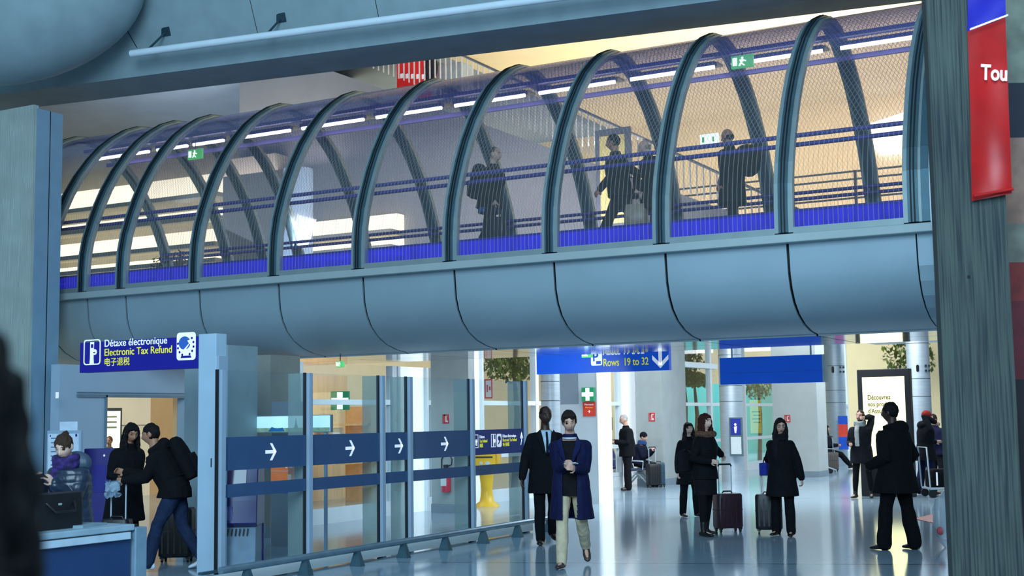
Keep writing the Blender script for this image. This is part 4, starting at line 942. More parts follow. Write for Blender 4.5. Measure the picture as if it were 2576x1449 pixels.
MB().b2((a,0,0),(c,.3,zz(1010))).build('totem_body',greyp,t); MB().b2((a,-.01,zz(1212)),(c,0,zz(1158))).build('orange_panel',mat('orange_lit','#d9753f',.5,emit=.35),t); MB().b2((a,-.01,zz(1240)),(c,0,zz(1216))).build('blue_panel',mat('blue_lit','#1c56b8',.5,emit=.25),t); MB().b2((a,-.013,zz(1186)),(c,-.01,zz(1184))).build('divider',offw,t); flat('icons',[rect(c-.1,zz(1208)+.0,.05,.08),circ(c-.13,zz(1172),.025,10),rect(c-.09,zz(1176),.06,.05)],frameY((0,-.012,0)),w_txt,t)
YQ=13.9; a=ony(556,1090,YQ); c=ony(832,1043,YQ); t=thing('panorama_reflection','wide glowing panorama board standing in for an advert reflected in the glass partition','screen',a); w=c.x-a.x; h=c.z-a.z  # advert reflection in the glass, modelled as a glowing board
MB().b2((0,0,0),(w,.05,h)).build('reflection_board',greyp,t); MB().b2((0.01,-.008,.01),(w-.01,0,h-.01)).build('reflected_picture',mat('pano_lit','#a9d2de',.4,0,.15,1.6,emit=.9),t); MB().b2((0.01,-.012,.01),(w-.01,-.008,h*.28)).build('treeline',mat('pano_green','#7fa08a',.5,0,.35,12,emit=.4),t)
flat('towers',[[(w*x-.04,.05),(w*x+.04,.05),(w*x+.012,h*.55),(w*x,h*.9),(w*x-.012,h*.55)] for x in (.22,.7)],frameY((0,-.013,0)),mat('pano_tower','#6f8fa8',.5,emit=.3),t,.002); flat('blue_patch',[[(w*.45,h*.08),(w*.60,h*.08),(w*.58,h*.3),(w*.53,h*.24),(w*.48,h*.34)]],frameY((0,-.014,0)),mat('pano_letter','#1a6aa8',.5,emit=.3),t,.002)
for x in (.1,w-.1): MB().b2((x-.02,.01,-a.z),(x+.02,.04,0)).build('support_post',post_al,t)  # posts added to carry the reflection board
# ------------------------------------------------------------------ tax refund sign with its post
YT=11.5
a=ony(200,938,YT); c=ony(502,925,YT); zt=ony(350,854,YT).z; L_=c.x-a.x; H_=zt-a.z
t=thing('tax_refund_sign','dark blue overhead tax refund sign in three languages on a white post','sign',(a.x,YT,a.z))
sn=mat('sign_navy','#14128a',.4,0,.05,2,emit=.12)
MB().b2((0,0,0),(L_,.14,H_)).build('sign_box',sn,t,bevel=.004); u=L_/300
b=MB(); b.b2((L_,-.02,-a.z),(L_+41*u,.16,H_+.02)); po=b.build('post',mat('post_pale','#a9c2d6',.45,0,.04,3),t,bevel=.006); b=MB(); b.b2((L_+41*u,-.01,-a.z),(L_+47*u,.14,H_-.24)); b.build('post_edge',post_al,po); b=MB(); b.b2((L_+31*u,-.024,1.20-a.z),(L_+33*u,-.02,1.30-a.z)); b.build('post_latch',blk,po)
M0=frameY((0,-.003,0)); S=lambda q: [(x*u,y*u) for x,y in q]
def ring_rr(x,y,w,h,r,tk):
    A_=rrect(x,y,w,h,r,3); B_=rrect(x+tk,y+tk,w-2*tk,h-2*tk,r-tk*.6,3); n=len(A_); return [[A_[i],A_[(i+1)%n],B_[(i+1)%n],B_[i]] for i in range(n)]
ic=[S(q) for q in ring_rr(11,14,44,48,6,2.2)+[[(27,16),(38,16),(37,26),(37,40),(38,57),(28,57),(28,40),(28,26)],circ(40,38,5.5,12)]]
flat('kiosk_icon',ic,M0,w_txt,t); flat('kiosk_screen',[S(rect(30.5,46,6,7)),S(rect(36,36,6,2))],frameY((0,-.0075,0)),sn,t,.002)
text('Détaxe électronique',19*u,M0@Matrix.Translation((64*u,47*u,0)),w_txt,t,bold=.006,sx=1.0); text('Electronic Tax Refund',19*u,M0@Matrix.Translation((64*u,30*u,0)),y_txt,t,bold=.006,sx=1.0); text('电子退税',16.5*u,M0@Matrix.Translation((64*u,12*u,0)),y_txt,t,bold=.003)
flat('globe_icon',[S(rrect(246,15,45,50,6))],M0,w_txt,t); flat('globe_swirl',[S(q) for q in (circ(265,46,14,20,12),)],frameY((0,-.0072,0)),mat('globe_blue','#2f63b8',.5,emit=.1),t,.002); flat('globe_arrow',[S(q) for q in ([(254,32),(262,33),(276,45),(272,50),(282,52),(280,42),(277,44),(266,31)],)],frameY((0,-.0095,0)),w_txt,t,.002)
flat('star_dots',[S(circ(268+19*math.cos(v),42+19*math.sin(v),2.3,8)) for v in [math.radians(q) for q in (-60,-35,-10,15,40,170,195,220,245)]]+[S([(256,19),(282,19),(280,23),(258,23)])],frameY((0,-.0095,0)),sn,t,.002)
# column behind the sign post
a=ony(462,1200,13.3).x; t=thing('concrete_pillar','grey concrete pillar right behind the tax refund sign post','pillar',(a,13.3,0),0,kind='structure'); MB().b2((0,0,0),(.75,.6,2.72)).build('shaft',conc_cool,t)
# ------------------------------------------------------------------ wall with an opening, left
XW=-17.0; y=lambda px: onx(px,1100,XW).y
ww=mat('wall_white_blue','#a9bed2',.6,0,.03,2)
b=MB(); b.b2((XW-.2,y(147),0),(XW,y(265),2.18)); b.b2((XW-.2,y(147),2.18),(XW,20.9,2.7)); b.b2((XW-.2,y(466),0),(XW,20.9,2.18)); b.build('wall_left',ww,kind='structure')
b=MB(); b.b2((XW,15.7,2.16),(XW+.04,20.9,2.21)); b.b2((XW,y(265)-.03,0),(XW+.04,y(265),2.2)); b.b2((XW,15.7,2.235),(XW+.03,20.9,2.25)); b.build('trim_2',mat('trim_grey','#6f8496',.5),kind='structure')
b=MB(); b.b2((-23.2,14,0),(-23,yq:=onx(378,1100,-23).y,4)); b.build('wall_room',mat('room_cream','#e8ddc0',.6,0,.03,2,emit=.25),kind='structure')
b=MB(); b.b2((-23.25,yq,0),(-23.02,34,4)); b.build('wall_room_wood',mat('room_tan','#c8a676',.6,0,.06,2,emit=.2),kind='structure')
b=MB(); b.b2((-22.99,15,1.66),(-22.97,yq,1.68)); b.build('trim_3',conc,kind='structure')
p=onx(278,1130,-22.6); t=thing('light_box','narrow glowing advertising light box beyond the doorway','light box',(p.x,p.y,0)); MB().b2((0,-.65,0),(.12,.22,2.07)).build('case',mat('box_frame','#3c4a48',.5),t); MB().b2((.12,-.63,.2),(.13,.16,2.0)).build('lit_face',mat('lb_lit','#eef2d8',.5,emit=1.2),t); flat('lettering_bars',[rect(-.3,1.85-.12*i,.35,.04) for i in range(3)],frameX((.131,0,0)),mat('lb_letter','#9fb48a',.5),t)
# white sticker, notice on wall
p=ony(143,994,15.0); t=thing('wall_sticker','tiny white plate on the edge of the left pillar','sign',p); MB().b2((-.03,0,-.05),(.03,.012,.05)).build('plate',w_txt,t)
# notice board on a stand
nb=onz(158,1205,1.02); nb=ony(158,1205,11.6); t=thing('notice_board','white notice board in a silver frame standing by the left pillar','notice board',(nb.x,11.6,0)); w=ony(200,1205,11.6).x-ony(115,1205,11.6).x; z0=nb.z; z1=ony(158,1083,11.6).z
MB().b2((-w/2,0,z0),(w/2,.04,z1)).build('board_frame',post_al,t,bevel=.006); MB().b2((-w/2+.03,-.006,z0+.04),(w/2-.03,0,z1-.04)).build('paper',mat('paper','#cfdcec',.6),t); flat('print_lines',[rect(-w*.36,z1-.1-.055*i,w*random.choice((.3,.55,.65,.5)),.012) for i in range(9)],frameY((0,-.007,0)),mat('ink','#5d7590',.6),t,.001)
flat('corner_marks',[rect(w*.36,z1-.075,.03,.03),rect(-w*.4,z1-.075,.02,.02)],frameY((0,-.007,0)),sn,t,.001)
MB().b2((-.025,.04,0),(.025,.08,z0+.3)).build('stand_pole',post_al,t); MB().cyl((0,.06,0),(0,.06,.02),.2).build('stand_foot',post_al,t)
p=ony(170,1075,11.65); t=thing('paper_notice','white paper notice showing above the notice board','paper',p); MB().b2((-.14,0,-.5),(.17,.004,.07)).build('sheet',mat('paper','#cfdcec'),t)
# security desk in front
cx=-8.0; y1=onx(335,1318,cx).y; zc=onx(335,1318,cx).z
t=thing('service_desk','dark blue fronted service desk with a pale metal top edge','desk',(cx,y1,0))
MB().b2((-.5,-4.2,0),(-.01,-.02,zc-.10)).build('blue_front',mat('desk_blue','#1c3a66',.5,0,.1,3),t); MB().b2((-.54,-4.2,zc-.05),(.02,0,zc)).build('desk_top',mat('desk_top','#9db6c6',.4,.2),t,bevel=.008)
MB().b2((.0,-4.2,zc-.115),(.025,-.05,zc-.06)).build('edge_trim',mat('trim_pale','#c2d6e6',.4,.2),t); MB().b2((-.42,.01,0),(.02,.14,zc-.03)).build('end_post',mat('desk_post','#7f9db2',.45,.3),t,bevel=.008); MB().b2((-.3,.03,zc-.03),(-.05,.11,zc-.01)).build('post_cap',blk,t)
DESK=(cx,y1,zc)
# ------------------------------------------------------------------ the people
IM_L,IM_R,CAM,AWAY=-RH,RH,-FH,FH
blk1,blk2,nvy=cloth('0b0d13'),cloth('10121a'),cloth('11163a')
def mk(label,pos,face,skin='light',hair='1a1512',hstyle='short',vox=.011,beard=False,curl=(35,35),**kw):
    g=Fig(**kw); t=person(label,pos,face,g); g.body(t,skin,vox,hair,beard,curl)
    if hstyle: g.hair(t,hairmat(hair) if hstyle not in('hood','beanie') else cloth(hair),hstyle)
    return g,t
WALK=dict(R=(22,2,6,-6),L=(-20,2,22,28)); WALKL=dict(L=(22,2,6,-6),R=(-20,2,22,28)); STAND=dict(L=(3,4,3,0),R=(-2,4,2,0))
sh_blk=mat('shoe_black','#0b0a0c',.4,0,.1,8); sh_br=mat('shoe_brown','#33231f',.5,0,.15,8); sh_wh=mat('shoe_white','#c9d6de',.5,0,.05,8)
# 1 walker with backpack and bag on the bridge
ZD=4.14
def onb(px,Y): q=ony(px,600,Y); return V((q.x,Y,ZD))
g,t=mk('grey-haired person with a backpack walking right on the bridge carrying a bag',onb(1232,17.6),(1,-.05,0),'light','4a453f','thin',H=1.83,lean=8,legs=dict(R=(18,2,4,-4),L=(-16,3,14,14)),arms=dict(R=(.27,.24,.86),L=(-.3,-.1,.86)),head=(8,5,0))
g.garment(t,'jacket',cloth('23261f'),.014,lambda b:(g.coat(b,.12,.05,.03)),.008,3); g.garment(t,'trousers',cloth('1b1c22'),.014,lambda b:g.trousers(b,.016,.02),.006,1); g.shoes(t,sh_blk,.012)
g.garment(t,'shirt_tail',cloth('3c5f8c'),.014,lambda b:b.loft([(g.P-V((0,0,z)),V((1,0,0)),V((0,1,0)),.205,.17) for z in (.10,.19)],16),.004,2)
bp=backpack('black backpack on the bridge walker heading right',g,t,'20232e',1.1)
def bag(label,t0,g,sd,h=.36,w=.34,d=.14,col='14141a',strap=.2,name='handbag',loops=True):
    W=g.arm[sd][2]; d_=(g.arm[sd][2]-g.arm[sd][1]).normalized(); c=W+d_*.09
    t=thing(name,label,'bag',t0.location,t0.rotation_euler.z); b=MB(); top=c.z-strap
    b.rings([[V((c.x+x*k,c.y+y*k2,z)) for x,y in rrect(-d/2,-w/2,d,w,d*.4,4)] for z,k,k2 in ((top-h,.7,.9),(top-h+.03,1,1),(top-h*.4,1.05,1),(top,.5,.86))]); b.build('bag_body',mat('leather_'+col,'#'+col,.45,0,.2,12,.1),t,True)
    for s in (-1,1): MB().tube([V((c.x+s*.03,c.y-w*.25,top-.01)),V((c.x+s*.02,c.y-w*.12,c.z-.03)),V((c.x,c.y,c.z)),V((c.x+s*.02,c.y+w*.12,c.z-.03)),V((c.x+s*.03,c.y+w*.25,top-.01))],.010,8).build('strap',blk,t,True)
    return t
bg=bag('black handbag carried by the bridge walker heading right',t,g,'R'); MB().tube([V((.3,.35,.42)),V((.33,.45,.25)),V((.32,.5,.13)),V((.3,.42,.12)),V((.3,.36,.25))],.01).build('loose_strap',blk,bg,True)
# 2 walker to the left
g,t=mk('dark-haired person striding left on the bridge in a dark jacket and shoulder bag',onb(1562,17.4),(-1,-.1,0),'tan','15110f','short',H=1.78,lean=6,legs=dict(R=(28,2,4,-8),L=(-26,3,14,24)),arms=dict(R=(.3,-.16,.88),L=(-.28,.2,.84)),head=(4,0,0))
g.garment(t,'jacket',cloth('22241f'),.014,lambda b:(g.coat(b,.14,.05,.04,sweep=.4)),.008,8); g.garment(t,'trousers',cloth('24231f'),.014,lambda b:g.trousers(b,.02,.03),.006,4); g.shoes(t,sh_blk,.012)
t2=thing('shoulder_bag','bulky black shoulder bag behind the person striding left on the bridge','bag',t.location,t.rotation_euler.z); q=g.spine(.12)-g.fw*.33
g.garment(t2,'bag_body',cloth('1b1d1a'),.014,lambda b:b.loft([(q+V((0,y,z)),V((1,0,0)),V((0,.8,.6)),rx,.13) for y,z,rx in ((.18,.12,.1),(.1,.08,.17),(-.1,-.02,.18),(-.24,-.1,.1))],16),.008,3); MB().tube([q+V((0,.1,.1)),g.spine(.46)+g.rt*.13,g.spine(.3)+g.fw*.17,q+V((.12,.05,0))],.02,8,True,.4).build('strap',blk2,t2,True)
flat('light_mark',[rect(-.03,-.03,.12,.035)],MC((0,0,0))@Matrix.Identity(4),w_txt,t2) if 0 else None
# 3 short balding person
g,t=mk('short bald person in a dark coat on the bridge, half behind an arch',onb(1655,17.2),(-1,-.25,0),'light','8c8478','bald',H=1.52,lean=14,legs=STAND,arms=dict(R=(.1,.26,.95),L=(-.2,.25,.9)),head=(16,0,0))
g.garment(t,'coat',cloth('1e211f'),.014,lambda b:g.coat(b,.40,.06,.10),.008,5); g.garment(t,'trousers',cloth('3c4656'),.014,lambda b:g.trousers(b,.02,.02),.006,2); g.shoes(t,sh_blk,.012)
bag('tan carrier bag held by the short bald bridge walker',t,g,'L',.34,.34,.2,'8f7f6c',.16,'carrier_bag')
# 4 right-hand walker
g,t=mk('bald person in a long dark coat walking at the right part of the bridge',onb(1846,18.1),(-.95,.3,0),'tan','2a211c','bald',H=1.74,lean=3,legs=dict(R=(12,2,4,0),L=(-10,3,10,10)),arms=dict(R=(.27,.05,.84),L=(-.26,.02,.9)),head=(5,0,0))
g.garment(t,'coat',cloth('1a201f'),.014,lambda b:g.coat(b,.34,.04,.01),.008,6); g.garment(t,'trousers',cloth('1a1b20'),.014,lambda b:g.trousers(b),.006,2); g.shoes(t,sh_blk,.012)
t2=thing('shoulder_bag','bulging dark olive bag on the back of the rightmost bridge walker','bag',t.location,t.rotation_euler.z); q=g.spine(.28)-g.fw*.30
g.garment(t2,'bag_body',cloth('26261c'),.014,lambda b:b.ball(q,(.24,.2,.24)),.012,3); MB().tube([q+V((.05,.12,.18)),g.spine(.48)+g.rt*.13,g.spine(.2)+g.fw*.18+g.rt*.1],.02,8,True,.4).build('strap',blk2,t2,True)
# 5 man in the suit
g,t=mk('tall person in a dark suit, white shirt and tie walking behind the glass edge',onz(1376,1368),CAM*.97+IM_R*.1,'dark','0c0a09',None,.010,H=1.86,lean=1,legs=dict(R=(10,1,3,-2),L=(-12,2,16,10)),arms=dict(R=(.31,.06,.84),L=(-.27,.0,.82)),head=(3,12,0))
g.hair(t,hairmat('0c0a09'),'thin'); g.garment(t,'overcoat',blk1,.011,lambda b:g.coat(b,.30,.045,.04,collar=.0),.006,2); g.garment(t,'trousers',cloth('090a10'),.011,lambda b:g.trousers(b,.012,.014),.006,2); g.shoes(t,sh_blk)
g.front(t,'shirt',cloth('a9c0d2'),.24,.525,.02,.070,.040); g.front(t,'tie',cloth('101425'),.22,.505,.018,.012,.050)
def lapels(g,t,m,out=.05):
    for sx in (-1,1):
        k=g.k; b=MB(); P=[(.09,.53),(.135,.47),(.12,.40),(.03,.22),(.035,.30)]
        f=lambda x,tt,o: g.spine(tt)+g.rt*(sx*x*k)+g.fw*((math.sqrt(max(0,1-(x/.2)**2))*(.135-(max(0,tt-.42))*.5)+out+o)*k)
        a=[f(x,tt,0) for x,tt in P]; c=[f(x,tt,.012) for x,tt in P]; b.hexa(a,c); b.build('lapel',m,t)
lapels(g,t,cloth('0d0f15'))
# 6 man in beige trousers
g,t=mk('dark-haired person in a navy coat and beige trousers walking towards us, looking down',onz(1440,1426),CAM*.95+IM_L*.12,'light','241a16','fringe',.0085,H=1.80,lean=3,legs=dict(R=(16,1,6,-4),L=(-8,3,40,46)),arms=dict(R=(.045,.27,1.14,),L=(-.075,.29,1.10)),head=(17,10,4),curl=(45,40))
g.arm['R'][3]=V((-.4,0,.9)); co_=g.garment(t,'coat',cloth('10143a',.7,.2),.010,lambda b:g.coat(b,.40,.045,.04,sweep=.10),.007,4); g.open_front(co_,.085); g.garment(t,'sweater',cloth('131318'),.010,lambda b:(g.torso(b,.022,.50,-.08),b.loft([(g.P-V((0,0,z)),V((1,0,0)),V((0,1,0)),.19*g.k,.15*g.k) for z in (-.02,.13)],16)),.006,3); g.garment(t,'trousers',cloth('c2b296',.85,.12),.009,lambda b:g.trousers(b,.012,.012),.007,2,freq=11); g.shoes(t,sh_br,.0075,.05)
lapels(g,t,cloth('151a44'),.062)
MB().tube([g.N+g.rt*math.cos(a)*.075+g.fw*(math.sin(a)*.075+.02)-V((0,0,.015)) for a in [PI*2*i/14 for i in range(15)]],.013,8).build('shirt_collar',cloth('b9c6d0'),t,True)
phone('small white phone held by the person in beige trousers',g,t,(g.arm['R'][2]+g.arm['L'][2])*.5+V((-.02,.06,.03)),(-1,.4,.1),(0,-.2,1),'c9d2d8')
# 7 auburn-haired woman with suitcase
def reach(root,face,foot,rz,h,k):
    grip=foot+Matrix.Rotation(rz,3,'Z')@V((0,.065,0))+V((0,0,h)); l=Matrix.Rotation(-heading(face),3,'Z')@(grip-root); return (l.x/k,l.y/k,(l.z+.085)/k)
a7=reach(onz(1778,1348),CAM*.6+IM_R*.75,onz(1832,1338),YAW+.25,.98,1.72/1.75); a9=reach(onz(1972,1348),CAM*.85+IM_L*.45,onz(1936,1342),YAW-.2,.96,1.64/1.75)
g,t=mk('person with long auburn hair in a black coat pulling a dark red suitcase',onz(1778,1348),CAM*.6+IM_R*.75,'pale','3a1712','long',.010,H=1.72,broad=.86,lean=1,legs=dict(R=(3,4,2,0),L=(-4,5,6,0)),arms=dict(R=(.22,.22,1.08),L=a7),head=(2,-12,0),curl=(50,60))
g.garment(t,'coat',blk1,.011,lambda b:g.coat(b,.14,.045,.05,bust=.02),.006,7); g.garment(t,'skirt',cloth('121017'),.011,lambda b:b.loft([(g.P+V((0,y,-z)),V((1,0,0)),V((0,1,0)),.19,.155) for y,z in ((0,0.05),(0,.2),(0,.34))],18),.004,1); g.garment(t,'tights',cloth('0d0c12'),.010,lambda b:g.legs_(b,.004,1.03),.002,1); g.shoes(t,sh_blk,.008,.09,'boot')
g.garment(t,'fur_collar',mat('fur','#5e4030',.9,0,.4,30,.6),.011,lambda b:b.tube([g.N+g.rt*math.cos(a)*.12+g.fw*(math.sin(a)*.11+.02)+g.up*.0 for a in [PI*2*i/16 for i in range(17)]],.045,10),.012,2,'brown fur collar',20)
t2=thing('shoulder_bag','black shoulder bag on the back of the auburn-haired traveller','bag',t.location,t.rotation_euler.z); q=g.spine(.12)-g.fw*.30+g.rt*.05
g.garment(t2,'bag_body',blk2,.012,lambda b:b.loft([(q+V((0,0,z)),V((1,0,0)),V((0,1,0)),rx,ry) for z,rx,ry in ((-.16,.12,.07),(-.13,.17,.11),(.1,.17,.10),(.17,.1,.04))],16),.008,2); MB().tube([q+V((.08,.05,.15)),g.spine(.49)+g.rt*.13,g.spine(.3)+g.fw*.16+g.rt*.12],.016,8,True,.5).build('strap',blk2,t2,True)
hw=t.matrix_basis@(g.arm['L'][2]+V((0,0,-.08)))
q=onz(1832,1338); suitcase('dark red trolley suitcase pulled by the auburn-haired traveller',q,YAW+.25,'2c1220',.50,.40,.26,.40)
# 8 head behind her
g,t=mk('dark-haired person half hidden behind the auburn-haired traveller',onz(1737,1300),CAM*.9+IM_R*.4,'pale','110d0c','lob',.012,H=1.58,broad=.88,legs=STAND,head=(0,-10,0))
g.garment(t,'coat',cloth('0c0e14'),.014,lambda b:g.coat(b,.35,.06,.05),.008,5); g.garment(t,'trousers',blk1,.014,lambda b:g.trousers(b),.004,2); g.shoes(t,sh_blk,.012)
# 9 woman with glasses
g,t=mk('person with glasses and long dark hair in a black coat with a black suitcase',onz(1972,1348),CAM*.85+IM_L*.45,'light','14100f','long',.010,H=1.64,broad=.86,lean=1,legs=dict(R=(-2,3,2,0),L=(4,3,4,0)),arms=dict(R=a9,L=(-.29,-.08,.80)),head=(2,28,0),curl=(60,50))
g.garment(t,'coat',blk1,.011,lambda b:g.coat(b,.36,.05,.07,bust=.02),.006,9); g.garment(t,'trousers',cloth('0b0b11'),.011,lambda b:g.trousers(b,.014,.02),.005,2); g.shoes(t,sh_blk,.009,.03); g.scarf(t,cloth('16121c'),.012,.3)
for sx in (-1,1): MB().tube([g.HM@V((sx*.034+.026*math.cos(a),.098-.012*abs(math.cos(a)*sx+1)*.3,.008+.02*math.sin(a))) for a in [PI*2*i/12 for i in range(13)]],.003,6).build('spectacle_rim',blk,t)
q=onz(1936,1342); suitcase('black trolley suitcase beside the traveller with glasses',q,YAW-.2,'0e0d18',.50,.38,.25,.38)
t2=thing('small_bag','small blue pouch held by the traveller with glasses','bag',t.location,t.rotation_euler.z); q=g.arm['R'][2]+V((.03,.04,-.12)); MB().rings([[q+V((x,y,z)) for x,y in rrect(-.06,-.09,.12,.18,.03)] for z in (-.1,.08)]).build('pouch',cloth('23308c'),t2,True,bevel=.01); MB().tube([q+V((0,-.06,.08)),q+V((0,0,.16)),q+V((0,.06,.08))],.008).build('strap',blk,t2,True)
# 10 bearded man with scarf
g,t=mk('bearded person with a grey scarf holding a phone to the ear',onz(2172,1253),CAM*.85+IM_L*.5,'light','14100e','short',.010,True,H=1.76,lean=1,legs=dict(R=(6,4,2,0),L=(-5,5,4,0)),arms=dict(R=(.16,.26,1.08),L=(-.13,.10,1.60,)),head=(2,-4,-6),curl=(50,60))
g.garment(t,'coat',blk2,.012,lambda b:g.coat(b,.26,.045,.03),.006,3); g.garment(t,'trousers',cloth('0c0d12'),.012,lambda b:g.trousers(b,.006,.0),.005,2); g.shoes(t,sh_blk,.010,.03); g.scarf(t,cloth('9a9d9a'),.011,.42,1.1)
phone('dark phone held to the ear by the bearded traveller with the scarf',g,t,g.HM@V((-.092,.02,-.01)),(0,.4,1),(-1,.1,0))
# 11 dark man
g,t=mk('person in a black hooded coat seen from behind near the lit advertising panel',onz(2262,1383),AWAY*.75+IM_L*.65,'dark','0b0909','short',.010,H=1.83,lean=2,legs=dict(R=(-7,5,2,0),L=(10,5,6,0)),arms=dict(R=(.24,.12,.95),L=(-.2,.22,1.0)),head=(2,8,0))
g.garment(t,'coat',cloth('08090d'),.011,lambda b:g.coat(b,.27,.075,.10,hood=True),.008,6); g.garment(t,'trousers',cloth('08080c'),.011,lambda b:g.trousers(b,.022,.03),.008,3); g.shoes(t,sh_blk,.009)
# 12 red capped person right
g,t=mk('person in a red cap and long black coat beside the right pillar, hand raised',onz(2333,1244),AWAY*.2+IM_R*.95,'light','8a2a24','beanie',.012,H=1.72,lean=4,legs=dict(R=(6,3,3,0),L=(-6,3,3,4)),arms=dict(R=(.10,.2,1.52),L=(-.1,.3,1.1)),head=(4,-10,0))
g.garment(t,'coat',cloth('0e1018'),.012,lambda b:g.coat(b,.24,.05,.09,hood=True),.008,4); g.garment(t,'trousers',cloth('1c2547'),.012,lambda b:g.trousers(b,.02,.03),.006,3); g.shoes(t,mat('shoe_rust','#5d2a1e',.5),.010)
# 13 half behind the pillar
g,t=mk('person in a navy jacket reading a tablet, partly hidden by the right pillar',onz(2362,1232),CAM*.5+IM_L*.8,'light','2a211c','short',.012,H=1.66,lean=4,legs=STAND,arms=dict(R=(.08,.3,1.1),L=(-.08,.3,1.1)),head=(18,0,0))
g.garment(t,'jacket',cloth('161a38'),.014,lambda b:g.coat(b,.15,.045,.04),.008,4); g.garment(t,'trousers',blk2,.014,lambda b:g.trousers(b),.006,3); g.shoes(t,sh_blk,.012)
phone('white tablet held by the person in the navy jacket',g,t,V((0,.36,1.12)),(0,.8,.4),(0,-.4,.8),'c8d0d8')
# luggage trolley and bags there
q=onz(2368,1250)
t=thing('luggage_trolley','silver luggage trolley loaded with a black bag by the right pillar','trolley',q,YAW); 
MB().b2((-.3,-.3,.16),(.35,.3,.2)).build('platform',steel,t,bevel=.01); MB().tube([(-.3,-.28,.2),(-.34,-.28,1.0),(-.34,.28,1.0),(-.3,.28,.2)],.016).build('handle_frame',steel,t,True)
for x,y in ((-.25,-.25),(-.25,.25),(.3,0)): MB().cyl((x-.0,y-.02,.08),(x,y+.02,.08),.08).build('wheel',blk,t,True)
t=thing('travel_bag','black travel bag with white straps lying on the luggage trolley','bag',q+V((0,0,.2)),YAW); b=MB(); b.rings([[V((x*k,y*k,z)) for x,y in rrect(-.27,-.2,.56,.4,.08)] for z,k in ((0,.94),(.03,1),(.3,1),(.36,.86))]); b.build('bag_body',blk1,t,True)
for x in (-.15,.1): MB().b2((x,-.206,.04),(x+.03,-.2,.3)).build('strap',w_txt,t)
q=onz(2385,1378); t=thing('plastic_bag','crumpled white translucent plastic bag standing by the right pillar','bag',q+RH*.05); 
pm=glassmat('thin_plastic',(.9,.95,1),.05,.2,.45,(.6,.68,.72)); b=MB(); b.ball((0,0,.36),(.22,.2,.36),None,20,14,lambda p,d: p*(1+.25*noise.noise(V((d.x*3,d.y*3,d.z*4))))); o=b.build('bag_film',pm,t,True); MB().ball((-.1,-.16,.22),(.05,.03,.05)).build('red_print',mat('print_red','#b9505a',.6),t,True)
t=thing('floor_arrow','faded red arrow marking on the floor near the right pillar','floor marking',onz(2345,1305,.004),0); a,b_,c=onz(2300,1305,.004),onz(2350,1292,.004),onz(2350,1316,.004); b=MB(); o0=onz(2345,1305,.004); b.hexa([p-o0 for p in (a,b_,c)],[p-o0+V((0,0,.003)) for p in (a,b_,c)]); b.build('red_arrow',mat('mark_red','#b8544e',.3),t)
# 14 grey-haired man
g,t=mk('grey-haired person in a dark suit standing by the blue seats',onz(1580,1233),IM_L*.98+CAM*.15,'light','a5a8a8','thin',.012,H=1.75,lean=2,legs=STAND,arms=dict(R=(.2,.32,1.12),L=(-.15,.3,1.12)),head=(14,0,0))
g.garment(t,'jacket',blk1,.013,lambda b:g.coat(b,.18,.05,.02,belly=.04),.006,4); g.garment(t,'trousers',cloth('0d0e13'),.013,lambda b:g.trousers(b,.02,.03),.006,3); g.shoes(t,sh_blk,.011)
# seats
def bench(label,p,rz,n=2,seat='23309a'):
    t=thing('seat_row',label,'seats',p,rz); ms=mat('seat_'+seat,'#'+seat,.5,0,.1,8)
    MB().cyl((-.35,0,.34),(.62*(n-1)+.35,0,.34),.03).build('beam',steel,t,True)
    for x in (-.15,.62*(n-1)+.15): MB().tube([(x,-.32,.02),(x,-.05,.3),(x,.05,.3),(x,.32,.02)],.02).build('leg',steel,t,True)
    for i in range(n):
        x=.62*i; b=MB(); b.hexa([(x-.25,-.25,.40),(x+.25,-.25,.40),(x+.25,.22,.37),(x-.25,.22,.37)],[(x-.25,-.25,.46),(x+.25,-.25,.46),(x+.25,.22,.43),(x-.25,.22,.43)]); b.build('seat',ms,t,bevel=.02)
        b=MB(); b.hexa([(x-.25,.2,.43),(x+.25,.2,.43),(x+.25,.26,.43),(x-.25,.26,.43)],[(x-.23,.36,.88),(x+.23,.36,.88),(x+.23,.41,.88),(x-.23,.41,.88)]); b.build('backrest',ms,t,bevel=.02)
    for i in range(n+1): x=.62*i-.31; MB().tube([(x,-.2,.42),(x,-.22,.62),(x,.22,.64),(x,.3,.6)],.016).build('armrest',steel,t,True)
    return t
q=onz(1552,1218); bench('row of blue seats with steel arms behind the grey-haired man',q+V((0,.1,0)),math.atan2(RH.y,RH.x)+PI/2-.35,2)
# 15 seated in a hood
SEAT=dict(L=(86,4,80,0),R=(80,4,84,0))
q=onz(1612,1226); qs=q+AWAY*.4
g,t=mk('seated person in a dark beanie reading a phone beside two suitcases',qs,IM_R*.9+CAM*.4,'light','12141c','beanie',.012,H=1.66,lean=10,sit=.55,legs=SEAT,arms=dict(R=(.1,.36,.92),L=(-.08,.38,.92)),head=(18,0,0))
g.garment(t,'jacket',cloth('12182c'),.014,lambda b:(g.torso(b,.05,.49,-.05),g.arms_(b,.03)),.008,4); g.garment(t,'trousers',cloth('14161f'),.014,lambda b:g.trousers(b,.014,.01),.006,3); g.shoes(t,sh_blk,.011); g.scarf(t,cloth('2f4a78'),.013,0)
phone('pale phone held by the seated person in the beanie',g,t,V((.02,.45,.95)),(0,.7,.7),(0,-.7,.7),'b8c4d0')
bench('steel framed seat under the person in the beanie',qs+V((0,.0,.0)),heading(IM_R*.9+CAM*.4)+PI,1,'3c4a66')
q=onz(1645,1226); suitcase('black soft suitcase at the feet of the seated person in the beanie',q,YAW+.3,'15161c',.50,.34,.24,.38); q=onz(1659,1226)+AWAY*.2; suitcase('teal grey hard suitcase behind the black one by the pillar',q,YAW+.3,'28465a',.52,.3,.24,0)
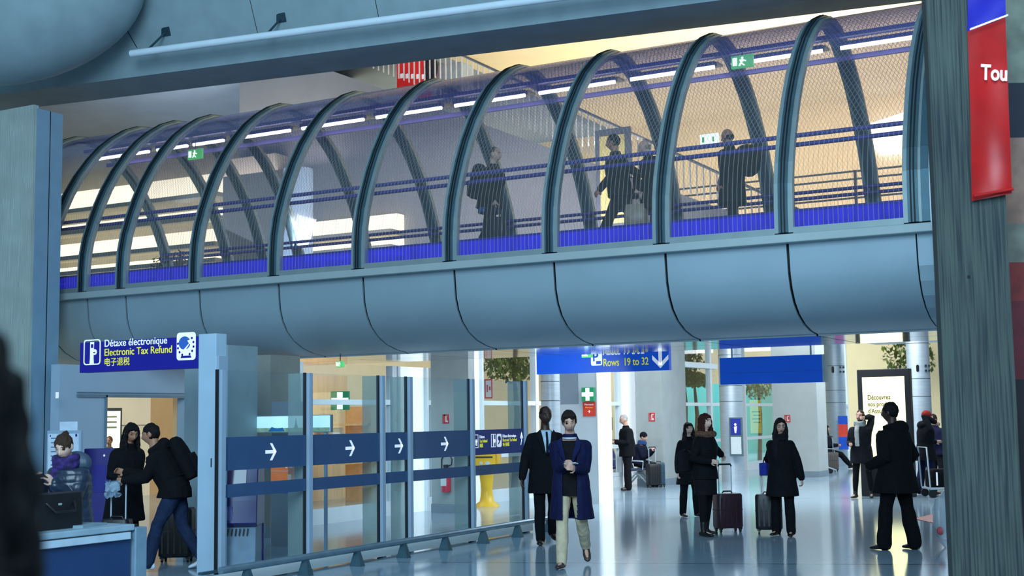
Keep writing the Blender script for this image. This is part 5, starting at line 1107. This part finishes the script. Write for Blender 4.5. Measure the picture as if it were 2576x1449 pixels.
# 16, 17 seated far
q=onz(2030,1188); g,t=mk('seated person with dark hair far back, behind a luggage cart',q,IM_R*.8+CAM*.5,'light','15110f','short',.014,H=1.66,lean=6,sit=.55,legs=SEAT,arms=dict(R=(.15,.3,.75),L=(-.15,.3,.75)))
g.garment(t,'jacket',cloth('3d3a36'),.016,lambda b:(g.torso(b,.05,.49,-.05),g.arms_(b,.03)),.008,4); g.garment(t,'trousers',cloth('14161f'),.016,lambda b:g.trousers(b,.014,.01),.006,3); g.shoes(t,sh_blk,.013)
bench('far seat under the person behind the luggage cart',q,heading(IM_R*.8+CAM*.5)+PI,1,'4a5a78')
q=onz(2084,1180); g,t=mk('seated person in dark clothes with crossed stretched legs beside a suitcase, far right',q,IM_R*.95+CAM*.25,'light','191412','lob',.014,H=1.70,lean=-4,sit=.55,legs=dict(L=(70,3,30,-10),R=(78,3,40,-10)),arms=dict(R=(.15,.3,.75),L=(-.15,.3,.75)))
g.garment(t,'jacket',cloth('1b1d2c'),.016,lambda b:(g.torso(b,.05,.49,-.05),g.arms_(b,.03)),.008,4); g.garment(t,'trousers',cloth('11131a'),.016,lambda b:g.trousers(b,.014,.01),.006,3); g.shoes(t,sh_blk,.013)
bench('far seat under the person with stretched legs',q,heading(IM_R*.95+CAM*.25)+PI,1,'4a5a78')
suitcase('brown patterned suitcase beside the seated person with stretched legs',onz(2092,1186),YAW+.2,'5c5550',.5,.4,.25,.45)
q=onz(2045,1192); t=thing('luggage_cart','small steel luggage cart with a dark blue bag, far back','trolley',q,YAW); MB().b2((-.35,-.25,.18),(.4,.25,.22)).build('platform',steel,t); MB().tube([(.3,-.2,.22),(.62,-.2,.1),(.62,.2,.1),(.3,.2,.22)],.018).build('front_bar',steel,t,True); MB().tube([(-.35,-.22,.2),(-.5,-.22,1.0),(-.5,.22,1.0),(-.35,.22,.2)],.018).build('handle_frame',steel,t,True)
for x,y in ((-.3,-.22),(-.3,.22),(.5,0)): MB().cyl((x,y-.02,.08),(x,y+.02,.08),.08).build('wheel',blk,t,True)
t=thing('travel_bag','dark blue soft bag on the far luggage cart','bag',q+V((0,0,.22)),YAW); MB().ball((0,0,.2),(.36,.22,.2)).build('bag_body',cloth('161a34'),t,True); MB().tube([(-.12,0,.38),(0,0,.5),(.12,0,.38)],.012).build('strap',blk,t,True)
# 18 woman with phone behind the desk
dx,dy,dz=DESK
dep=11.6; rr=ray(182,1180); q=V((0,0,CZ))+rr*dep; q=V((q.x,q.y,0))
pz=q
g,t=mk('fair-haired person with a bun, purple scarf and quilted jacket looking at a phone',pz,CAM*.9+IM_L*.35,'pale','3b2a20','bun',.0075,H=1.63,broad=.9,lean=8,legs=STAND,arms=dict(R=(.11,.34,1.31),L=(-.08,.34,1.29)),head=(22,14,2),curl=(45,45))
def quilt(b): g.coat(b,.2,.05,.02,collar=.03,bust=.02)
me=g.garment(t,'jacket',mat('quilt_jacket','#1c2c40',.35,0,.2,10),.009,quilt,.002,3)
for v in me.data.vertices: v.co+=v.normal*(.010*abs(math.sin(v.co.z*PI/.075)))
g.garment(t,'trousers',cloth('12141f'),.012,lambda b:g.trousers(b),.006,3); g.shoes(t,sh_blk,.011)
sm=mat('scarf_purple','#2a1a5c',.85,0,.9,22,.4); g.scarf(t,sm,.009,.30,1.25,'purple patterned scarf')
g.garment(t,'hood',mat('quilt_grey','#33475c',.5,0,.2,10),.010,lambda b:b.ball(g.N-g.fw*.10+g.rt*-.02-g.up*.01,(.15,.09,.11)),.005,4)
phone('black phone held in both hands by the person with a bun',g,t,(g.arm['R'][2]+g.arm['L'][2])*.5+V((0,.09,.05)),(-1,0,.1),(0,-.5,.85))
# bag on the desk
q=onx(128,1330,dx-.27); q.z=dz; t=thing('tote_bag','open black tote bag standing on the service desk','bag',q,math.radians(90)); b=MB(); b.rings([[V((x*k,y*k2,z+dzz*abs(x)/.25)) for x,y in rrect(-.25,-.11,.5,.22,.05)] for z,k,k2,dzz in ((0,.92,.95,0),(.03,1,1,0),(.17,1.0,1,.0),(.235,1.04,.8,.05))]); b.build('bag_body',mat('leather_0a0b12','#0a0b12',.5,0,.2,12,.1),t,True); MB().tube([(-.14,-.1,.21),(-.1,-.16,.14),(.1,-.16,.14),(.14,-.1,.21)],.010).build('strap',blk,t,True); MB().b2((-.03,-.118,.19),(.0,-.112,.205)).build('clasp',steel,t)
t=thing('grey_tray','flat grey papers lying on the service desk','papers',(dx-.3,dy-.35,dz),.2); MB().b2((-.22,-.16,0),(.2,.16,.02)).build('sheet_stack',mat('papers','#7c93a0',.6),t)
# blue kiosk panel behind her and the couple
dk=16.6; q=V((0,0,CZ))+ray(262,1180)*dk; kz=CZ+(ray(262,1128).z)*dk
t=thing('tax_refund_kiosk','navy blue kiosk panel standing between the bun-haired person and the couple','kiosk',(q.x,q.y,0),YAW+.1); MB().b2((-.25,0,0),(.25,.12,kz)).build('navy_housing',navy,t,bevel=.01); MB().b2((-.12,-.01,kz-.55),(.14,0,kz-.2)).build('front_panel',mat('navy_panel','#15157c',.3),t); MB().ball((-.0,-.01,kz-.09),(.012,.01,.015)).build('white_button',w_txt,t,True)
# 19 long dark hair woman
dq=16.1; q=V((0,0,CZ))+ray(314,1180)*dq; p19=V((q.x,q.y,0))
g,t=mk('person with long black hair and a black coat leaning over a phone',p19-FH*0,CAM*.6+IM_R*.8,'tan','0b090a','lob',.009,H=1.72,lean=8,legs=STAND,arms=dict(R=(.16,.3,1.13),L=(-.02,.32,1.08)),head=(22,-10,0),curl=(45,35))
g.garment(t,'coat',blk1,.011,lambda b:g.coat(b,.42,.05,.05,bust=.02),.007,5); g.garment(t,'trousers',blk1,.011,lambda b:g.trousers(b),.006,2); g.shoes(t,sh_blk,.010)
phone('dark phone held by the person with long black hair',g,t,V((.05,.42,1.10)),(.3,.8,.2),(0,-.3,1))
# 20 man with backpack
q=onz(441,1436); q2=V((0,0,CZ))+ray(295,1215)*((q-V((0,0,CZ))).dot(FW)-.02); lt=Matrix.Rotation(-heading(IM_L*.96+CAM*.1),3,'Z')@(q2-q); kk=1.78/1.75
g,t=mk('short-haired person in a black jacket and jeans with a backpack, bending forward',q,IM_L*.96+CAM*.1,'tan','120e0d','short',.0085,H=1.78,lean=27,legs=dict(L=(26,4,14,0),R=(-8,4,24,16)),arms=dict(R=(.16,.60,1.12),L=(lt.x/kk,lt.y/kk-.075,lt.z/kk+.03)),head=(12,-10,0),curl=(40,55))
g.garment(t,'jacket',cloth('0c0d12'),.011,lambda b:g.coat(b,.10,.05,.02,hood=True),.008,5); g.garment(t,'jeans',cloth('1d2a45'),.010,lambda b:g.trousers(b,.016,.012),.008,3,freq=11); g.shoes(t,sh_wh,.009)
backpack('black backpack worn by the bending person in jeans',g,t,'0b0c12',1.08)
flat('logo_mark',[rect(0,0,.05,.014)],MC((0,0,0)),w_txt,t) if 0 else None
s_=suitcase('dark suitcase with a silver pull handle held by the bending person',V((q2.x,q2.y,0)),YAW,'10121a',.55,.34,.24,q2.z-.06-.55)
t=thing('crumpled_paper','crumpled pale paper hanging by the silver suitcase handle','paper',V((q2.x,q2.y,q2.z-.06))-FH*.02+RH*(-.02),YAW); b=MB(); grid(lambda u,v: V(((u-.5)*.17+.05*noise.noise(V((u*3,v*4,5))),.07*noise.noise(V((u*4,v*4,2)))-.10,(v-.5)*.19+.05*noise.noise(V((u*4,v*3,7))))),10,10,b); b.build('sheet',mat('paper_pale','#7f93a6',.6),t,True)
suitcase('black suitcase standing behind the legs of the bending person',onz(418,1424)+AWAY*.5,YAW,'0b0b10',.6,.42,.26,0)
# 21, 22 beyond the doorway
q=V((0,0,CZ))+ray(448,1085)*29.; g,t=mk('dark-haired person in a grey jacket beyond the doorway at right',V((q.x,q.y,0)),IM_L,'light','1c1512','short',.013,H=1.62,legs=STAND,head=(10,0,0)); g.garment(t,'jacket',cloth('4b5a68'),.016,lambda b:g.coat(b,.1,.05,.02),.008,5); g.garment(t,'trousers',blk2,.016,lambda b:g.trousers(b),.006,2); g.shoes(t,sh_blk,.013)
q=V((0,0,CZ))+ray(275,1120)*27.; g,t=mk('light-haired person mostly hidden below the light box beyond the doorway',V((q.x,q.y,0)),CAM,'light','6a5138','short',.013,H=1.45,legs=STAND); g.garment(t,'jacket',cloth('6b6f78'),.016,lambda b:g.coat(b,.1,.05,.02),.008,5); g.garment(t,'trousers',blk2,.016,lambda b:g.trousers(b),.006,2); g.shoes(t,sh_blk,.013)
# 23 blurred figure right in front, lower left
q=V((0,0,CZ))+ray(-246,1200)*1.3
g,t=mk('blurred dark figure close in front at the lower left edge',V((q.x,q.y,0)),AWAY,'dark','020203','long',.012,H=1.82,legs=STAND,head=(4,0,0)); g.garment(t,'coat',cloth('020203'),.014,lambda b:g.coat(b,.4,.09,.05,hood=True),.008,5); g.garment(t,'trousers',blk1,.014,lambda b:g.trousers(b),.006,2); g.shoes(t,sh_blk,.013)
# ------------------------------------------------------------------ trees outside
for i,(px,py,X,r,lab) in enumerate(((1290,918,-15.6,(.5,1.3,.45),'autumn green tree crown outside the window above the yellow mailbox'),(1715,905,-15.4,(.5,1.6,.5),'green tree crown outside the window right of the rows sign'),(1745,955,-15.2,(.4,1.2,.25),'brown hanging foliage outside the window right of the rows sign'),(1905,965,-16.,(.6,2.,.6),'dark green tree crown below the plain blue sign'),(2285,900,None,(1.2,.6,1.2),'tree crown seen above the lit advertising panel'))):
    p=onx(px,py,X) if X else ony(px,py,60.)
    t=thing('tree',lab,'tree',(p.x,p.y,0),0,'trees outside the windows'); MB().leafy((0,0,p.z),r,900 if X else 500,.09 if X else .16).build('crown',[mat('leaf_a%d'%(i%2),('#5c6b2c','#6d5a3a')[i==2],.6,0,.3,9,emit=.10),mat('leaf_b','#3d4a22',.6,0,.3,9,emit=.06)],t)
    MB().tube([(0,0,0),(.05,.1,p.z*.6),(0,0,p.z+r[2]*.4)],[.09,.07,.03]).build('trunk',mat('bark','#5b4636',.9),t,True)
# ------------------------------------------------------------------ light
w=bpy.data.worlds.new('World'); sc.world=w; w.use_nodes=True; bg=w.node_tree.nodes['Background']; bg.inputs[0].default_value=(.29,.49,.66,1); bg.inputs[1].default_value=.60
def area(name,loc,target,size,power,col,sy=None):
    l=bpy.data.lights.new(name,'AREA'); l.energy=power; l.color=col; l.shape='RECTANGLE'; l.size=size; l.size_y=sy or size
    o=bpy.data.objects.new(name,l); COL.objects.link(o); o.location=loc; o.rotation_euler=(V(target)-V(loc)).to_track_quat('-Z','Y').to_euler(); return o
cool=(.55,.82,1.); warm_=(1.,.88,.70); neu=(.86,.95,1.)
area('skylight',(0,-4,9),(-11,17,5),9,4000,cool)
area('upper_warm',(-7,29,6.0),(-7,30.5,11),10,1100,warm_)
area('upper_warm_low',(-8,26.8,5.6),(-8,36,8),8,600,warm_,3)
area('soffit_glow',(-20,23.5,7.5),(-20,23,10),4,120,warm_,1.2)
area('upper_left_cool',(-20,25,5.6),(-18,26,10),9,260,(.62,.80,1))
area('ramp_wash',(-13,21.6,5.4),(-14,24.5,7.5),7,200,(1,.95,.9),.6)
for y in (27,36,46,55): area('hall_fill_light',(-8,y,4.55),(-8,y,0),7,500,neu,4)  # unseen fill lamps added below the slab to light the far hall
area('shop_light',(-15.4,20.5,3.9),(-16.5,20.5,0),3,160,(1,.85,.62))
area('outside_light',(-17,36,8),(-20.5,37,1),12,3000,(1,.93,.78))
area('outside_light_far',(-16.5,52,7),(-19,54,1),10,1800,(.9,1,1))
area('door_room_light',(-20,19,3.6),(-20,19,0),4,150,(1,.9,.72))
area('facade_wash',(-8.5,25,4.3),(-13.5,25,1.2),6,230,neu,1.)  # these wash lamps are unseen, added to brighten the dim facade and columns
area('facade_wash_near',(-10.5,19,2.6),(-13.4,20.5,1.2),3,60,neu,.5)
area('column_wash',(-9,22.3,4.3),(-12,30,1.5),4,130,neu,1.)
# ------------------------------------------------------------------ camera
cd=bpy.data.cameras.new('camera'); co=bpy.data.objects.new('camera',cd); COL.objects.link(co); sc.camera=co
cd.sensor_fit='HORIZONTAL'; cd.sensor_width=36; cd.lens=36*F/2576; cd.clip_start=.05; cd.clip_end=400
co.matrix_world=Matrix(((RT.x,UP.x,-FW.x,0),(RT.y,UP.y,-FW.y,0),(RT.z,UP.z,-FW.z,CZ),(0,0,0,1)))
cd.dof.use_dof=True; cd.dof.focus_distance=18; cd.dof.aperture_fstop=2.8
sc.view_settings.view_transform='Standard'; sc.view_settings.look='None'; sc.view_settings.exposure=0; sc.view_settings.gamma=1
sc.cycles.use_denoising=True
sc.cycles.max_bounces=7; sc.cycles.transparent_max_bounces=20; sc.cycles.sample_clamp_indirect=6
